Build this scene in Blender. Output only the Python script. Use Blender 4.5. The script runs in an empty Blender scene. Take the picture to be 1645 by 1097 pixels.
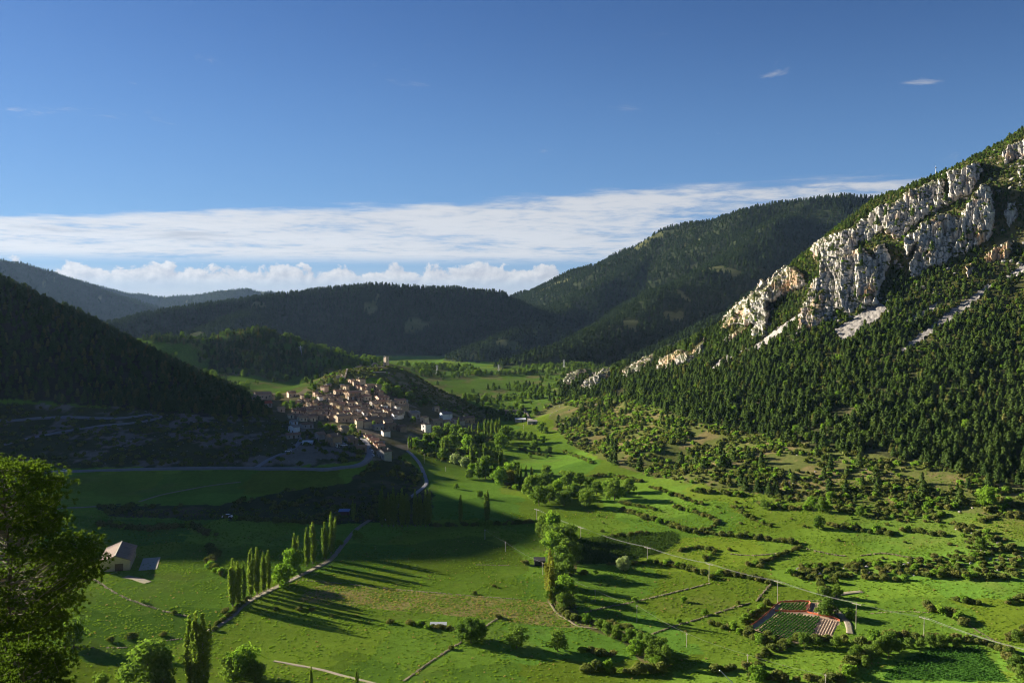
import bpy, bmesh, math, random
import numpy as np
from mathutils import Vector, Matrix, Euler
rng = np.random.default_rng(7); random.seed(7)
SC = bpy.context.scene
# ------------------------------------------------------------------ camera
F = 1424.0; W0, H0 = 1645.0, 1097.0; HZ = 482.0; CAMZ = 120.0
PITCH = math.atan((548.5 - HZ) / F)
cam_d = bpy.data.cameras.new('camera'); cam = bpy.data.objects.new('camera', cam_d)
SC.collection.objects.link(cam); SC.camera = cam
cam_d.sensor_width = 36.0; cam_d.lens = 36.0 * F / W0
cam_d.clip_start = 0.5; cam_d.clip_end = 90000
cam.location = (0, 0, CAMZ); cam.rotation_euler = (math.pi/2 - PITCH, 0, 0)
# ------------------------------------------------------------------ light
SUN_EL = math.radians(16.4)
SUN_H = np.array([-0.875, 0.485]); SUN_H /= np.linalg.norm(SUN_H)
SUN_AZ = math.atan2(SUN_H[0], SUN_H[1])          # from +Y towards +X
world = bpy.data.worlds.new('World'); SC.world = world; world.use_nodes = True
sun_d = bpy.data.lights.new('sun', 'SUN'); sun_d.energy = 5.0; sun_d.angle = math.radians(0.53)
sun_d.color = (1.0, 0.89, 0.73)
sun = bpy.data.objects.new('sun', sun_d); SC.collection.objects.link(sun)
sdir = Vector((SUN_H[0]*math.cos(SUN_EL), SUN_H[1]*math.cos(SUN_EL), math.sin(SUN_EL)))
sun.rotation_euler = sdir.to_track_quat('Z', 'Y').to_euler(); sun.location = (-300, 200, 600)

class NT:
    """small helper for writing node trees"""
    def __init__(s, tree): s.t = tree; s.t.nodes.clear()
    def n(s, typ, **kw):
        nd = s.t.nodes.new(typ)
        for k, v in kw.items():
            if k == 'op': nd.operation = v
            elif k == 'ins':
                for i, x in v.items(): s.put(nd.inputs[i], x)
            else: setattr(nd, k, v)
        return nd
    def put(s, sock, x):
        if isinstance(x, bpy.types.NodeSocket): s.t.links.new(x, sock)
        elif isinstance(x, bpy.types.Node): s.t.links.new(x.outputs[0], sock)
        else: sock.default_value = x
    def m(s, op, a, b=None, c=None, clamp=False):
        nd = s.t.nodes.new('ShaderNodeMath'); nd.operation = op; nd.use_clamp = clamp
        s.put(nd.inputs[0], a)
        if b is not None: s.put(nd.inputs[1], b)
        if c is not None: s.put(nd.inputs[2], c)
        return nd.outputs[0]
    def ramp(s, x, lo, hi, a=0.0, b=1.0, smooth=True):
        nd = s.t.nodes.new('ShaderNodeMapRange'); nd.interpolation_type = 'SMOOTHSTEP' if smooth else 'LINEAR'
        s.put(nd.inputs['Value'], x); s.put(nd.inputs['From Min'], lo); s.put(nd.inputs['From Max'], hi)
        s.put(nd.inputs['To Min'], a); s.put(nd.inputs['To Max'], b)
        return nd.outputs[0]
    def mix(s, fac, a, b, mode='MIX'):
        nd = s.t.nodes.new('ShaderNodeMix'); nd.data_type = 'RGBA'; nd.blend_type = mode
        s.put(nd.inputs[0], fac); s.put(nd.inputs[6], a); s.put(nd.inputs[7], b)
        return nd.outputs[2]
    def noise(s, vec, scale, detail=4.0, rough=0.55, dist=0.0):
        nd = s.t.nodes.new('ShaderNodeTexNoise'); s.put(nd.inputs['Vector'], vec)
        nd.inputs['Scale'].default_value = scale; nd.inputs['Detail'].default_value = detail
        nd.inputs['Roughness'].default_value = rough; nd.inputs['Distortion'].default_value = dist
        return nd.outputs[0]
def col(r, g, b): return (r, g, b, 1.0)

def build_world():
    w = NT(world.node_tree)
    sky = w.n('ShaderNodeTexSky', sky_type='NISHITA', sun_disc=False, sun_elevation=SUN_EL,
              sun_rotation=SUN_AZ, altitude=900.0, air_density=1.0, dust_density=0.35, ozone_density=2.2)
    tc = w.n('ShaderNodeTexCoord')
    sep = w.n('ShaderNodeSeparateXYZ', ins={0: tc.outputs['Generated']})
    x, y, z = sep.outputs
    az = w.m('ARCTAN2', x, y); el = w.m('ARCSINE', z)
    # high sheet: noise on a flat cloud deck seen in perspective
    zc = w.m('ADD', w.m('MAXIMUM', z, 0.0), 0.045)
    dx, dy = w.m('DIVIDE', x, zc), w.m('DIVIDE', y, zc)
    deck = w.n('ShaderNodeCombineXYZ', ins={0: dx, 1: dy, 2: 0.0}).outputs[0]
    angv = w.n('ShaderNodeCombineXYZ', ins={0: az, 1: w.m('MULTIPLY', el, 2.2), 2: 0.0}).outputs[0]
    big = w.noise(w.n('ShaderNodeCombineXYZ', ins={0: az, 1: w.m('MULTIPLY', el, 5.0), 2: 3.7}).outputs[0], 2.3, 3, .5)
    n1 = w.noise(deck, 0.9, 7, .62, .4); n2 = w.noise(deck, 4.5, 6, .65, .3)
    # the deck's far edge sits between ~1.9 and ~6.5 degrees all the way round, wavering with azimuth
    wave = w.m('MULTIPLY', w.m('SINE', w.m('ADD', w.m('MULTIPLY', az, 3.2), .75)), .024)
    edge = w.m('ADD', wave, w.m('ADD', w.m('MULTIPLY', w.m('SUBTRACT', big, .5), .035), .101))
    edge = w.m('ADD', edge, w.m('MULTIPLY', w.m('SUBTRACT', w.noise(w.n('ShaderNodeCombineXYZ', ins={0: w.m('MULTIPLY', az, 6.0), 1: w.m('MULTIPLY', el, 60.0), 2: 0.4}).outputs[0], 2.2, 6, .62), .5), .03))
    upper = w.ramp(el, w.m('SUBTRACT', edge, .008), w.m('ADD', edge, .004), 1.0, 0.0)
    lower = w.ramp(el, .036, .052, 0.0, 1.0)
    body = w.m('ADD', w.m('MULTIPLY', n1, .6), w.m('MULTIPLY', n2, .4))
    deckm = w.m('MULTIPLY', w.m('MULTIPLY', upper, lower), w.ramp(body, w.ramp(az, -.15, .35, .26, .36), w.ramp(az, -.15, .35, .50, .60)))
    deckm = w.m('MULTIPLY', deckm, .76)
    # cumulus row, puffs standing on a level base near the horizon
    pv = w.n('ShaderNodeCombineXYZ', ins={0: w.m('MULTIPLY', az, 1.0), 1: w.m('MULTIPLY', el, 1.15), 2: 1.3}).outputs[0]
    p1 = w.noise(pv, 40, 6, .58, .2); p2 = w.noise(w.n('ShaderNodeCombineXYZ', ins={0: az, 1: 0.0, 2: 9.1}).outputs[0], 9, 4, .55)
    top = w.m('ADD', w.m('ADD', .016, w.m('MULTIPLY', p2, .036)), w.m('MULTIPLY', w.m('SUBTRACT', p1, .5), .060))
    cum = w.m('MULTIPLY', w.ramp(w.m('SUBTRACT', top, el), -.0022, .0026), w.ramp(el, .012, .03, .15, 1.0))
    pv2 = w.n('ShaderNodeCombineXYZ', ins={0: w.m('SUBTRACT', az, .0042), 1: w.m('ADD', w.m('MULTIPLY', el, 1.15), .0050), 2: 1.3}).outputs[0]
    cshade = w.m('MINIMUM', w.m('MAXIMUM', w.m('ADD', .86, w.m('MULTIPLY', w.m('SUBTRACT', p1, w.noise(pv2, 40, 6, .58, .2)), 1.5)), .66), 1.08)
    # haze veil on the horizon
    veil = w.ramp(el, .0, .050, .85, 0.0)
    # thin wisps higher up
    wv = w.n('ShaderNodeCombineXYZ', ins={0: w.m('MULTIPLY', az, 5.0), 1: w.m('MULTIPLY', el, 22.0), 2: 5.5}).outputs[0]
    wm = w.m('MULTIPLY', w.ramp(w.noise(wv, 1.6, 7, .62, .5), .63, .78), w.m('MULTIPLY', w.ramp(el, .12, .16), w.ramp(el, .24, .30, 1.0, 0.0)))
    wm = w.m('MULTIPLY', wm, .45)
    SKYK = 1.0
    skyc = w.mix(1.0, sky.outputs[0], col(.178, .272, .425), 'MULTIPLY')
    skyc = w.mix(w.ramp(el, .0, .34, .55, 0.0), skyc, col(.78, 1.62, 3.0))
    white = w.mix(w.ramp(az, -1.0, .9), col(4.1, 3.9, 3.6), col(3.1, 3.03, 2.92))
    c = w.mix(veil, skyc, w.mix(.75, skyc, col(2.75, 2.88, 3.05)))
    dsh = w.mix(w.ramp(body, .36, .58), col(.80, .82, .86), col(1, 1, 1))
    c = w.mix(deckm, c, w.mix(1.0, white, dsh, 'MULTIPLY'))
    cumc = w.mix(1.0, white, w.n('ShaderNodeCombineXYZ', ins={0: cshade, 1: cshade, 2: w.m('POWER', cshade, .8)}).outputs[0], 'MULTIPLY')
    c = w.mix(w.m('MULTIPLY', cum, .74), c, cumc)
    gv = w.n('ShaderNodeCombineXYZ', ins={0: w.m('MULTIPLY', az, 4.0), 1: w.m('MULTIPLY', el, 42.0), 2: 8.8}).outputs[0]
    gm = w.m('MULTIPLY', w.ramp(w.noise(gv, 1.1, 5, .55), .58, .68), w.m('MULTIPLY', w.ramp(el, .055, .062), w.ramp(el, .072, .085, 1.0, 0.0)))
    c = w.mix(w.m('MULTIPLY', gm, .6), c, w.mix(1.0, white, col(.42, .47, .58), 'MULTIPLY'))
    c = w.mix(wm, c, white)
    bg = w.n('ShaderNodeBackground', ins={0: c, 1: 0.05})
    out = w.n('ShaderNodeOutputWorld', ins={0: bg.outputs[0]})
build_world()
vs = SC.view_settings; SC.display_settings.display_device = 'sRGB'
vs.view_transform = 'Standard'; vs.look = 'None'; vs.exposure = 2.15; vs.gamma = 1.0; vs.use_curve_mapping = False
SC.render.engine = 'CYCLES'; cy = SC.cycles
cy.use_denoising = True; cy.filter_width = 1.1; cy.max_bounces = 5; cy.diffuse_bounces = 3; cy.transmission_bounces = 3
cy.transparent_max_bounces = 6; cy.volume_bounces = 0; cy.caustics_reflective = False; cy.caustics_refractive = False
cy.use_adaptive_sampling = False; cy.adaptive_threshold = 0.015; cy.sample_clamp_indirect = 4.0

# ------------------------------------------------------------------ numpy noise
_perm = np.random.default_rng(3).permutation(512).astype(np.int64)
def _h(ix, iy, iz):
    a = _perm[ix & 511]; a = _perm[(a + iy) & 511]; return _perm[(a + iz) & 511]
def perlin(x, y, z=0.0):
    x, y, z = np.broadcast_arrays(np.asarray(x, float), np.asarray(y, float), np.asarray(z, float))
    xi, yi, zi = np.floor(x).astype(np.int64), np.floor(y).astype(np.int64), np.floor(z).astype(np.int64)
    fx, fy, fz = x-xi, y-yi, z-zi
    u, v, w = fx*fx*fx*(fx*(fx*6-15)+10), fy*fy*fy*(fy*(fy*6-15)+10), fz*fz*fz*(fz*(fz*6-15)+10)
    def g(dx, dy, dz):
        h = _h(xi+dx, yi+dy, zi+dz); t = h * (2*np.pi/512.0); ph = (h*7 % 512)/256.0-1.0
        s = np.sqrt(np.maximum(0, 1-ph*ph))
        return np.cos(t)*s*(fx-dx) + np.sin(t)*s*(fy-dy) + ph*(fz-dz)
    def l(a, b, t): return a+(b-a)*t
    return 1.6*l(l(l(g(0,0,0), g(1,0,0), u), l(g(0,1,0), g(1,1,0), u), v),
                 l(l(g(0,0,1), g(1,0,1), u), l(g(0,1,1), g(1,1,1), u), v), w)
def fbm(x, y, z=0.0, o=4, gain=.5):
    s = 0; a = 1.0; f = 1.0
    for i in range(o): s = s+a*perlin(x*f+i*17.3, y*f+i*9.1, np.asarray(z)*f+i*5.7); a *= gain; f *= 2.03
    return s
def sstep(x, a, b):
    t = np.clip((x-a)/(b-a), 0, 1); return t*t*(3-2*t)

# ------------------------------------------------------------------ survey: photo directions to places
CP, SP = math.cos(PITCH), math.sin(PITCH)
def ray(px, py):
    rx = (np.asarray(px, float)-W0/2)/F; ry = -(np.asarray(py, float)-H0/2)/F
    return rx, CP+ry*SP, -SP+ry*CP
def at_d(px, py, d):
    x, y, z = ray(px, py); k = d/y; return (float(x*k), float(d), float(CAMZ+z*k))
def at_z(px, py, zz):
    x, y, z = ray(px, py); k = (zz-CAMZ)/z; return (float(x*k), float(y*k), float(zz))
def project(x, y, z):
    dz = z-CAMZ; dep = y*CP-dz*SP; up = y*SP+dz*CP
    dep = np.where(dep < .1, .1, dep)
    return W0/2+F*x/dep, H0/2-F*up/dep

# ------------------------------------------------------------------ terrain heights
ctrl = []
def cz(*pts):
    for p in pts: ctrl.append(at_z(*p))
def cd(*pts):
    for p in pts: ctrl.append(at_d(*p))
# valley floor
cz((700,1000,0),(500,1090,0),(300,1090,0),(900,1090,0),(1100,1090,0),(700,900,0),(850,860,0),(560,900,0),(400,900,0.5),(250,960,0.5),
   (100,940,1),(0,1000,1),(0,860,2),(200,830,1),(300,785,3),(100,790,4),(450,800,3),(600,840,0),(750,800,0),(760,760,0),(850,760,0),(830,720,1),
   (720,720,2),(900,760,1.5),(1000,900,0),(1000,850,1),(1100,960,0),(1250,1000,0.5),(1400,1080,1),(1600,1080,3),(1645,1000,5),(1400,950,3),
   (1250,900,3),(1150,850,4),(1050,800,4),(1000,770,4),(940,720,3.5),(900,690,3),(860,670,2),(1450,890,7),(1620,900,11),(1300,840,8),(1450,830,13),
   (1640,850,17),(1200,800,9),(1100,750,9),(700,850,0),(640,800,1))
# shaded left side: main road, terraces, upper road
cz((100,757,8),(300,754,9),(430,752,10),(520,754,11),(590,744,12),(590,718,15),(0,716,17),(120,690,22),(257,671,28),(120,673,27),(0,669,28),
   (430,735,14),(487,703,21),(330,700,22),(400,700,21),(520,730,16),(640,745,7),(655,725,8),(685,770,2),(560,775,6),(650,770,3))
# left hill crest and its back
crestL = [(430,668,722),(395,653,732),(330,617,792),(260,577,824),(200,545,840),(130,509,842),(60,479,830),(0,453,815)]
cd(*crestL)
for px, py, d in crestL[2:]:
    x, y, z = at_d(px, py, d); ctrl.append((x-60, y+110, z*0.62+8)); ctrl.append((x-120, y+230, 32))
ctrl += [(-600,805,210),(-690,795,228),(-770,765,206),(-850,700,150),(-930,600,125),(-700,960,110),(-900,900,120),(-1000,1200,80),
         (-520,640,70),(-450,560,24),(-600,560,60),(-420,450,6),(-600,420,40),(-400,300,12),(-700,350,70),(-300,250,20),(-800,480,100)]
# village hill
cd((490,668,752),(560,655,795),(620,655,800),(660,660,805),(500,640,815),(560,625,862),(620,625,868),(590,605,898))
cz((540,690,19),(600,690,16),(650,690,11),
   (700,690,7),(740,690,4),(760,660,7),(700,655,14),(430,645,23),(455,625,23))
cd((622,588,932),(590,590,928),(555,596,918),(515,612,895),(660,600,937),(700,625,937),(750,650,925),(790,668,900))
ctrl += [at_d(600,628,1060),at_d(540,628,1050),at_d(680,632,1060),at_d(750,645,1020)]
# ground behind the village
cz((440,620,22),(400,610,25),(330,585,36),(270,570,44),(230,552,52),(480,606,22),(800,640,3),(860,640,4),(760,620,9),(850,612,10),
   (700,600,16),(780,595,16),(900,590,18),(700,585,17),(850,580,18))
cd((420,535,1200),(370,542,1190),(320,556,1160),(460,552,1190),(500,580,1150),(520,598,1130),(240,545,1180),(300,548,1300))
ctrl += [(-330,1420,30),(-200,1420,10),(0,1450,2),(-500,1400,45),(-700,1400,55),(200,1400,12),(450,1400,30)]
# mountain on the right: foot, forest apron, crest, back
cd((1645,800,431),(1480,785,458),(1300,770,500),(1150,745,548),(1050,722,615),(960,690,720),(900,660,850),(880,645,925))
cd((1645,420,690),(1450,482,700),(1280,532,725),(1165,562,800),(1080,588,850),(1000,608,905),(940,625,950))
crestR = [(1900,60,830),(1760,140,845),(1645,212,855),(1530,273,862),(1400,325,872),(1300,402,890),(1230,462,905),(1165,521,922),(1050,573,948),(960,603,968),(905,618,985)]
cd(*crestR)
for px, py, d in crestR[:9]:
    x, y, z = at_d(px, py, d); ctrl.append((x+90, y+100, z*0.72)); ctrl.append((x+220, y+230, max(22, z*.36)))
ctrl += [(420,380,35),(560,480,95),(650,560,160),(900,700,220),(500,300,30),(330,300,8),(1000,1100,90)]
# slope the camera stands on
for d, z in ((0,116),(60,88),(120,56),(180,28),(225,10),(250,3)):
    for k in (-.9,-.45,0,.45,.9): ctrl.append((k*max(d,60)*1.1, d, z+(6 if abs(k) > .8 else 0)))
for k in (-200,0,200): ctrl.append((k,-150,190))
C = np.array(ctrl); CX = C[:, :2]/400.0
def kern(r2): return -np.sqrt(r2+0.035**2)
def solve():
    n = len(C); D = ((CX[:, None]-CX[None])**2).sum(-1)
    A = np.zeros((n+3, n+3)); A[:n, :n] = kern(D)+np.eye(n)*0.003
    A[:n, n] = 1; A[:n, n+1:] = CX; A[n, :n] = 1; A[n+1:, :n] = CX.T
    return np.linalg.solve(A, np.concatenate([C[:, 2], np.zeros(3)]))
WT = solve()
def rbf(x, y):
    s = np.shape(x); P = np.stack([np.ravel(x), np.ravel(y)], 1)/400.0; out = np.empty(len(P))
    for i in range(0, len(P), 20000):
        q = P[i:i+20000]; r2 = (q[:, 0:1]-CX[:, 0])**2+(q[:, 1:2]-CX[:, 1])**2
        out[i:i+20000] = kern(r2)@WT[:-3]+WT[-3]+q@WT[-2:]
    return out.reshape(s)
# far ridges: crest polylines, slopes in front and behind
def ridge(x, y, pts, front, back, rnd=25.0):
    best = np.full(np.shape(x), -500.0)
    for (a, b) in zip(pts[:-1], pts[1:]):
        ax, ay, az_ = a; bx, by, bz = b
        ux, uy = bx-ax, by-ay; L2 = ux*ux+uy*uy
        t = np.clip(((x-ax)*ux+(y-ay)*uy)/L2, 0, 1)
        qx, qy = x-(ax+ux*t), y-(ay+uy*t); d = np.sqrt(qx*qx+qy*qy)
        side = qx*uy-qy*ux                      # >0: camera side for left-to-right crests
        sl = np.where(side > 0, front, back)
        z = az_+(bz-az_)*t-sl*(np.sqrt(d*d+rnd*rnd)-rnd)
        best = np.maximum(best, z)
    return best
def crest(*pts): return [at_d(*p) for p in pts]
RC = crest((150,528,1900),(250,506,2080),(330,491,2200),(430,472,2330),(520,464,2400),(650,461,2400),(740,463,2400),(790,470,2380),(830,487,2330),(870,512,2250),(920,545,2150))
RCs1 = crest((430,474,2330),(390,505,2150),(330,530,1980)); RCs2 = crest((560,470,2400),(480,520,2200),(440,555,2020))
RM = crest((700,560,3500),(815,490,3500),(850,469,3450),(890,457,3400),(930,432,3300),(1000,410,3150),(1020,397,3100),(1080,367,3000),(1150,354,2900),(1230,327,2800),(1290,319,2750),(1400,318,2700),(1550,330,2700),(1800,380,2700))
RMs = [crest((1290,322,2750),(1180,410,2350),(1060,480,2000),(950,545,1700),(850,577,1500)),
       crest((1080,370,3000),(1010,430,2750),(930,480,2500),(850,525,2250),(770,560,2000)),
       crest((890,453,3400),(850,490,3100),(810,530,2800)), crest((1400,322,2700),(1330,420,2200),(1200,500,1750),(1080,560,1450))]
RL = crest((-400,300,4300),(-150,370,4400),(0,413,4500),(80,441,4500),(130,460,4500),(190,482,4400),(240,505,4300))
RF = crest((60,432,6500),(130,455,6500),(190,471,6500),(250,477,6500),(330,472,6400),(385,465,6300),(440,471,6200),(520,482,6200),(640,490,6200))
def smax(a, b, k):
    h = np.clip(.5+.5*(a-b)/k, 0, 1); return b+(a-b)*h+k*h*(1-h)
def height(x, y):
    x = np.asarray(x, float); y = np.asarray(y, float)
    near = rbf(x, np.minimum(y, 1600.0))
    r = np.hypot(x, y)
    farb = -18+0.018*np.maximum(0, np.abs(x)-500)
    t = np.maximum(sstep(y, 1380, 1750), sstep(np.abs(x), 1100, 1500))
    z = near*(1-t)+farb*t
    lab = np.zeros(np.shape(x), int)
    m = y > 1250
    if m.any():
        xx, yy = x[m], y[m]; zz = z[m]; lb = lab[m]
        und = fbm(xx/260, yy/260, 2.2, 4)*16+np.abs(perlin(xx/170, yy/230, 8.0))*-14
        c = np.maximum(ridge(xx, yy, RC, .68, .5, 30), np.maximum(ridge(xx, yy, RCs1, .42, .42), ridge(xx, yy, RCs2, .45, .45)))
        mm = ridge(xx, yy, RM, .62, .6, 40)
        for s in RMs: mm = np.maximum(mm, ridge(xx, yy, s, .56, .50, 40))
        l = ridge(xx, yy, RL, .62, .4, 60); f = ridge(xx, yy, RF, .60, .3, 60)
        e = sstep(yy, 1250, 1500)
        for k, (h, amp) in enumerate(((c, .55), (mm, 1.0), (l, 1.0), (f, 1.0))):
            h = h+und*amp*np.clip((h-zz)/60, 0, 1)*np.clip(1, 0, 1)-(1-e)*200
            lb = np.where(h > zz, k+1, lb); zz = smax(h, zz, 14.0) if k < 2 else np.maximum(h, zz)
        z[m] = zz; lab[m] = lb
    det = fbm(x/42, y/42, 1.1, 3)*.55*sstep(y, 260, 420)
    z = z+det*np.clip(.25+np.abs(near)/40, 0, 3)
    return z, lab

def spaced(*segs):
    out = []
    for a, b, s in segs: out.append(np.arange(a, b, s))
    return np.concatenate(out)
pxs = spaced((-1600,-1000,100),(-1000,-40,16),(-40,1690,2.7),(1690,2400,24),(2400,3300,100))
TX = (pxs-W0/2)/F
DY = np.concatenate([spaced((3,250,4.5),(250,440,.8),(440,600,1.25),(600,1010,1.9),(1010,1400,4.5),(1400,2100,8),(2100,3700,13),(3700,7200,45)),
                     np.array([7600,8200,9000.])])
GX = TX[None, :]*DY[:, None]; GY = np.repeat(DY[:, None], len(TX), 1)
GZ, GL = height(GX, GY)
def hz(x, y):
    """terrain height by interpolation on the survey grid"""
    x = np.asarray(x, float); y = np.maximum(np.asarray(y, float), 3.01)
    i = np.clip(np.searchsorted(DY, y)-1, 0, len(DY)-2); j = np.clip(np.searchsorted(TX, x/y)-1, 0, len(TX)-2)
    v = (y-DY[i])/(DY[i+1]-DY[i]); u = np.clip((x/y-TX[j])/(TX[j+1]-TX[j]), 0, 1)
    return (GZ[i, j]*(1-u)+GZ[i, j+1]*u)*(1-v)+(GZ[i+1, j]*(1-u)+GZ[i+1, j+1]*u)*v
_sd = np.concatenate([spaced((150,300,3),(300,1000,1.5),(1000,1500,4),(1500,3800,9),(3800,7000,40))])
def hit(px, py, dmin=150.0):
    """ground point seen in a photo direction"""
    px = np.atleast_1d(np.asarray(px, float)); py = np.atleast_1d(np.asarray(py, float)); out = np.empty((len(px), 3))
    sd = _sd[_sd >= dmin]
    for i0 in range(0, len(px), 1500):
        x, y, z = ray(px[i0:i0+1500], py[i0:i0+1500]); k = sd[None]/y[:, None]
        X = x[:, None]*k; Z = CAMZ+z[:, None]*k; G = hz(X, np.repeat(sd[None], len(x), 0))
        under = Z <= G; j = np.where(under.any(1), under.argmax(1), len(sd)-1); j = np.maximum(j, 1); r = np.arange(len(x))
        a = Z[r, j-1]-G[r, j-1]; b = G[r, j]-Z[r, j]; t = np.clip(a/np.maximum(a+b, 1e-6), 0, 1)
        d = sd[j-1]+(sd[j]-sd[j-1])*t
        out[i0:i0+1500, 0] = x*d/y; out[i0:i0+1500, 1] = d; out[i0:i0+1500, 2] = hz(x*d/y, d)
    return out
def inpoly(px, py, poly):
    px = np.asarray(px, float); py = np.asarray(py, float); r = np.zeros(px.shape, bool); n = len(poly)
    for i in range(n):
        x1, y1 = poly[i]; x2, y2 = poly[(i+1) % n]
        if y1 == y2: continue
        r ^= ((y1 > py) != (y2 > py)) & (px < (x2-x1)*(py-y1)/(y2-y1)+x1)
    return r
def edge_dist(px, py, poly):
    d = np.full(np.shape(px), 1e9); n = len(poly)
    for i in range(n):
        x1, y1 = poly[i]; x2, y2 = poly[(i+1) % n]; ux, uy = x2-x1, y2-y1; L = max(ux*ux+uy*uy, 1e-6)
        t = np.clip(((px-x1)*ux+(py-y1)*uy)/L, 0, 1); d = np.minimum(d, np.hypot(px-x1-ux*t, py-y1-uy*t))
    return d

# ------------------------------------------------------------------ object helpers
COLL = SC.collection
def tag(o, label=None, cat=None, group=None, kind=None):
    if label: o['label'] = label
    if cat: o['category'] = cat
    if group: o['group'] = group
    if kind: o['kind'] = kind
    return o
def mesh_np(name, V, Fq, mat=None, smooth=False, mats=None, midx=None):
    """mesh from arrays: Fq is (n,3) or (n,4)"""
    me = bpy.data.meshes.new(name); V = np.asarray(V, np.float32); Fq = np.asarray(Fq, np.int32); k = Fq.shape[1]
    me.vertices.add(len(V)); me.vertices.foreach_set('co', V.ravel())
    me.loops.add(Fq.size); me.loops.foreach_set('vertex_index', Fq.ravel())
    me.polygons.add(len(Fq)); me.polygons.foreach_set('loop_start', np.arange(0, Fq.size, k, dtype=np.int32))
    if smooth: me.polygons.foreach_set('use_smooth', np.ones(len(Fq), bool))
    for m in (mats or ([mat] if mat else [])): me.materials.append(m)
    if midx is not None: me.polygons.foreach_set('material_index', np.asarray(midx, np.int32))
    me.update(calc_edges=True); return me
def mesh_py(name, V, Fs, mat=None, smooth=False):
    me = bpy.data.meshes.new(name); me.from_pydata([tuple(v) for v in V], [], Fs)
    if mat: me.materials.append(mat)
    if smooth: me.polygons.foreach_set('use_smooth', [True]*len(me.polygons))
    me.update(); return me
def obj(name, me, parent=None, loc=None, rz=None, sc=None):
    o = bpy.data.objects.new(name, me); COLL.objects.link(o)
    if parent: o.parent = parent
    if loc is not None: o.location = loc
    if rz is not None: o.rotation_euler = (0, 0, rz)
    if sc is not None: o.scale = (sc, sc, sc) if np.isscalar(sc) else sc
    return o
class MB:
    """collects boxes, prisms and tubes into one mesh"""
    def __init__(s): s.V = []; s.F = []
    def box(s, c, d, rz=0.0, taper=1.0):
        x, y, z = d[0]/2, d[1]/2, d[2]/2; n = len(s.V); cs, sn = math.cos(rz), math.sin(rz)
        for k, (sx, sy, sz) in enumerate(((-1,-1,-1),(1,-1,-1),(1,1,-1),(-1,1,-1),(-1,-1,1),(1,-1,1),(1,1,1),(-1,1,1))):
            t = taper if sz > 0 else 1.0; px, py = sx*x*t, sy*y*t
            s.V.append((c[0]+px*cs-py*sn, c[1]+px*sn+py*cs, c[2]+sz*z))
        s.F += [tuple(n+i for i in f) for f in ((0,3,2,1),(4,5,6,7),(0,1,5,4),(1,2,6,5),(2,3,7,6),(3,0,4,7))]
        return s
    def tube(s, a, b, r0, r1, n=6, cap=True):
        a, b = Vector(a), Vector(b); w = (b-a); 
        if w.length < 1e-6: return s
        q = w.to_track_quat('Z', 'Y'); k = len(s.V)
        for p, r in ((a, r0), (b, r1)):
            for i in range(n):
                t = 2*math.pi*i/n; s.V.append(tuple(p+q@Vector((math.cos(t)*r, math.sin(t)*r, 0))))
        s.F += [(k+i, k+(i+1) % n, k+n+(i+1) % n, k+n+i) for i in range(n)]
        if cap: s.F.append(tuple(k+n+i for i in range(n))); s.F.append(tuple(k+n-1-i for i in range(n)))
        return s
    def poly(s, pts): n = len(s.V); s.V += [tuple(p) for p in pts]; s.F.append(tuple(range(n, n+len(pts)))); return s
    def slab(s, pts, up):
        """closed slab: polygon pts and the same shifted by up"""
        n = len(s.V); m = len(pts); s.V += [tuple(p) for p in pts]+[(p[0]+up[0], p[1]+up[1], p[2]+up[2]) for p in pts]
        s.F.append(tuple(n+m+i for i in range(m))); s.F.append(tuple(n+m-1-i for i in range(m)))
        s.F += [(n+i, n+(i+1) % m, n+m+(i+1) % m, n+m+i) for i in range(m)]; return s
    def mesh(s, name, mat, smooth=False): return mesh_py(name, s.V, s.F, mat, smooth)
ONES = 'zeroth first second third fourth fifth sixth seventh eighth ninth tenth eleventh twelfth thirteenth fourteenth fifteenth sixteenth seventeenth eighteenth nineteenth'.split()
TENS = {20: 'twent', 30: 'thirt', 40: 'fort', 50: 'fift', 60: 'sixt', 70: 'sevent', 80: 'eight', 90: 'ninet'}
def nth(i):
    if i < 20: return ONES[i]
    t = i//10*10
    if t >= 100: return 'one-hundred-and-'+(nth(i-100) if i > 100 else 'zeroth')
    return TENS[t]+('ieth' if i == t else 'y-'+ONES[i-t])

# ------------------------------------------------------------------ materials
def new_mat(name):
    m = bpy.data.materials.new(name); m.use_nodes = True; return m, NT(m.node_tree)
def finish(t, bsdf): t.n('ShaderNodeOutputMaterial', ins={0: bsdf})
def mat_plain(name, c, rough=.9, var=.25, scale=1.5, bump=.0, spec=.2, metal=0.0, bscale=6.0, c2=None):
    m, t = new_mat(name); g = t.n('ShaderNodeNewGeometry'); oi = t.n('ShaderNodeObjectInfo')
    pos = g.outputs['Position']; n = t.noise(pos, scale, 5, .6)
    k = t.m('ADD', t.m('MULTIPLY', t.m('SUBTRACT', n, .5), var*2), t.m('ADD', 1.0, t.m('MULTIPLY', t.m('SUBTRACT', oi.outputs['Random'], .5), var*.8)))
    cc = t.mix(1.0, col(*c), t.n('ShaderNodeCombineXYZ', ins={0: k, 1: k, 2: k}).outputs[0], 'MULTIPLY')
    if c2: cc = t.mix(t.ramp(t.noise(pos, scale*.45, 4, .6), .5, .68), cc, col(*c2))
    b = t.n('ShaderNodeBsdfPrincipled', ins={'Base Color': cc, 'Roughness': rough, 'Specular IOR Level': spec, 'Metallic': metal})
    if bump:
        bp = t.n('ShaderNodeBump', ins={'Strength': 1.0, 'Distance': bump, 'Height': t.noise(pos, bscale, 4, .6)})
        t.put(b.inputs['Normal'], bp.outputs[0])
    finish(t, b.outputs[0]); return m
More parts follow.
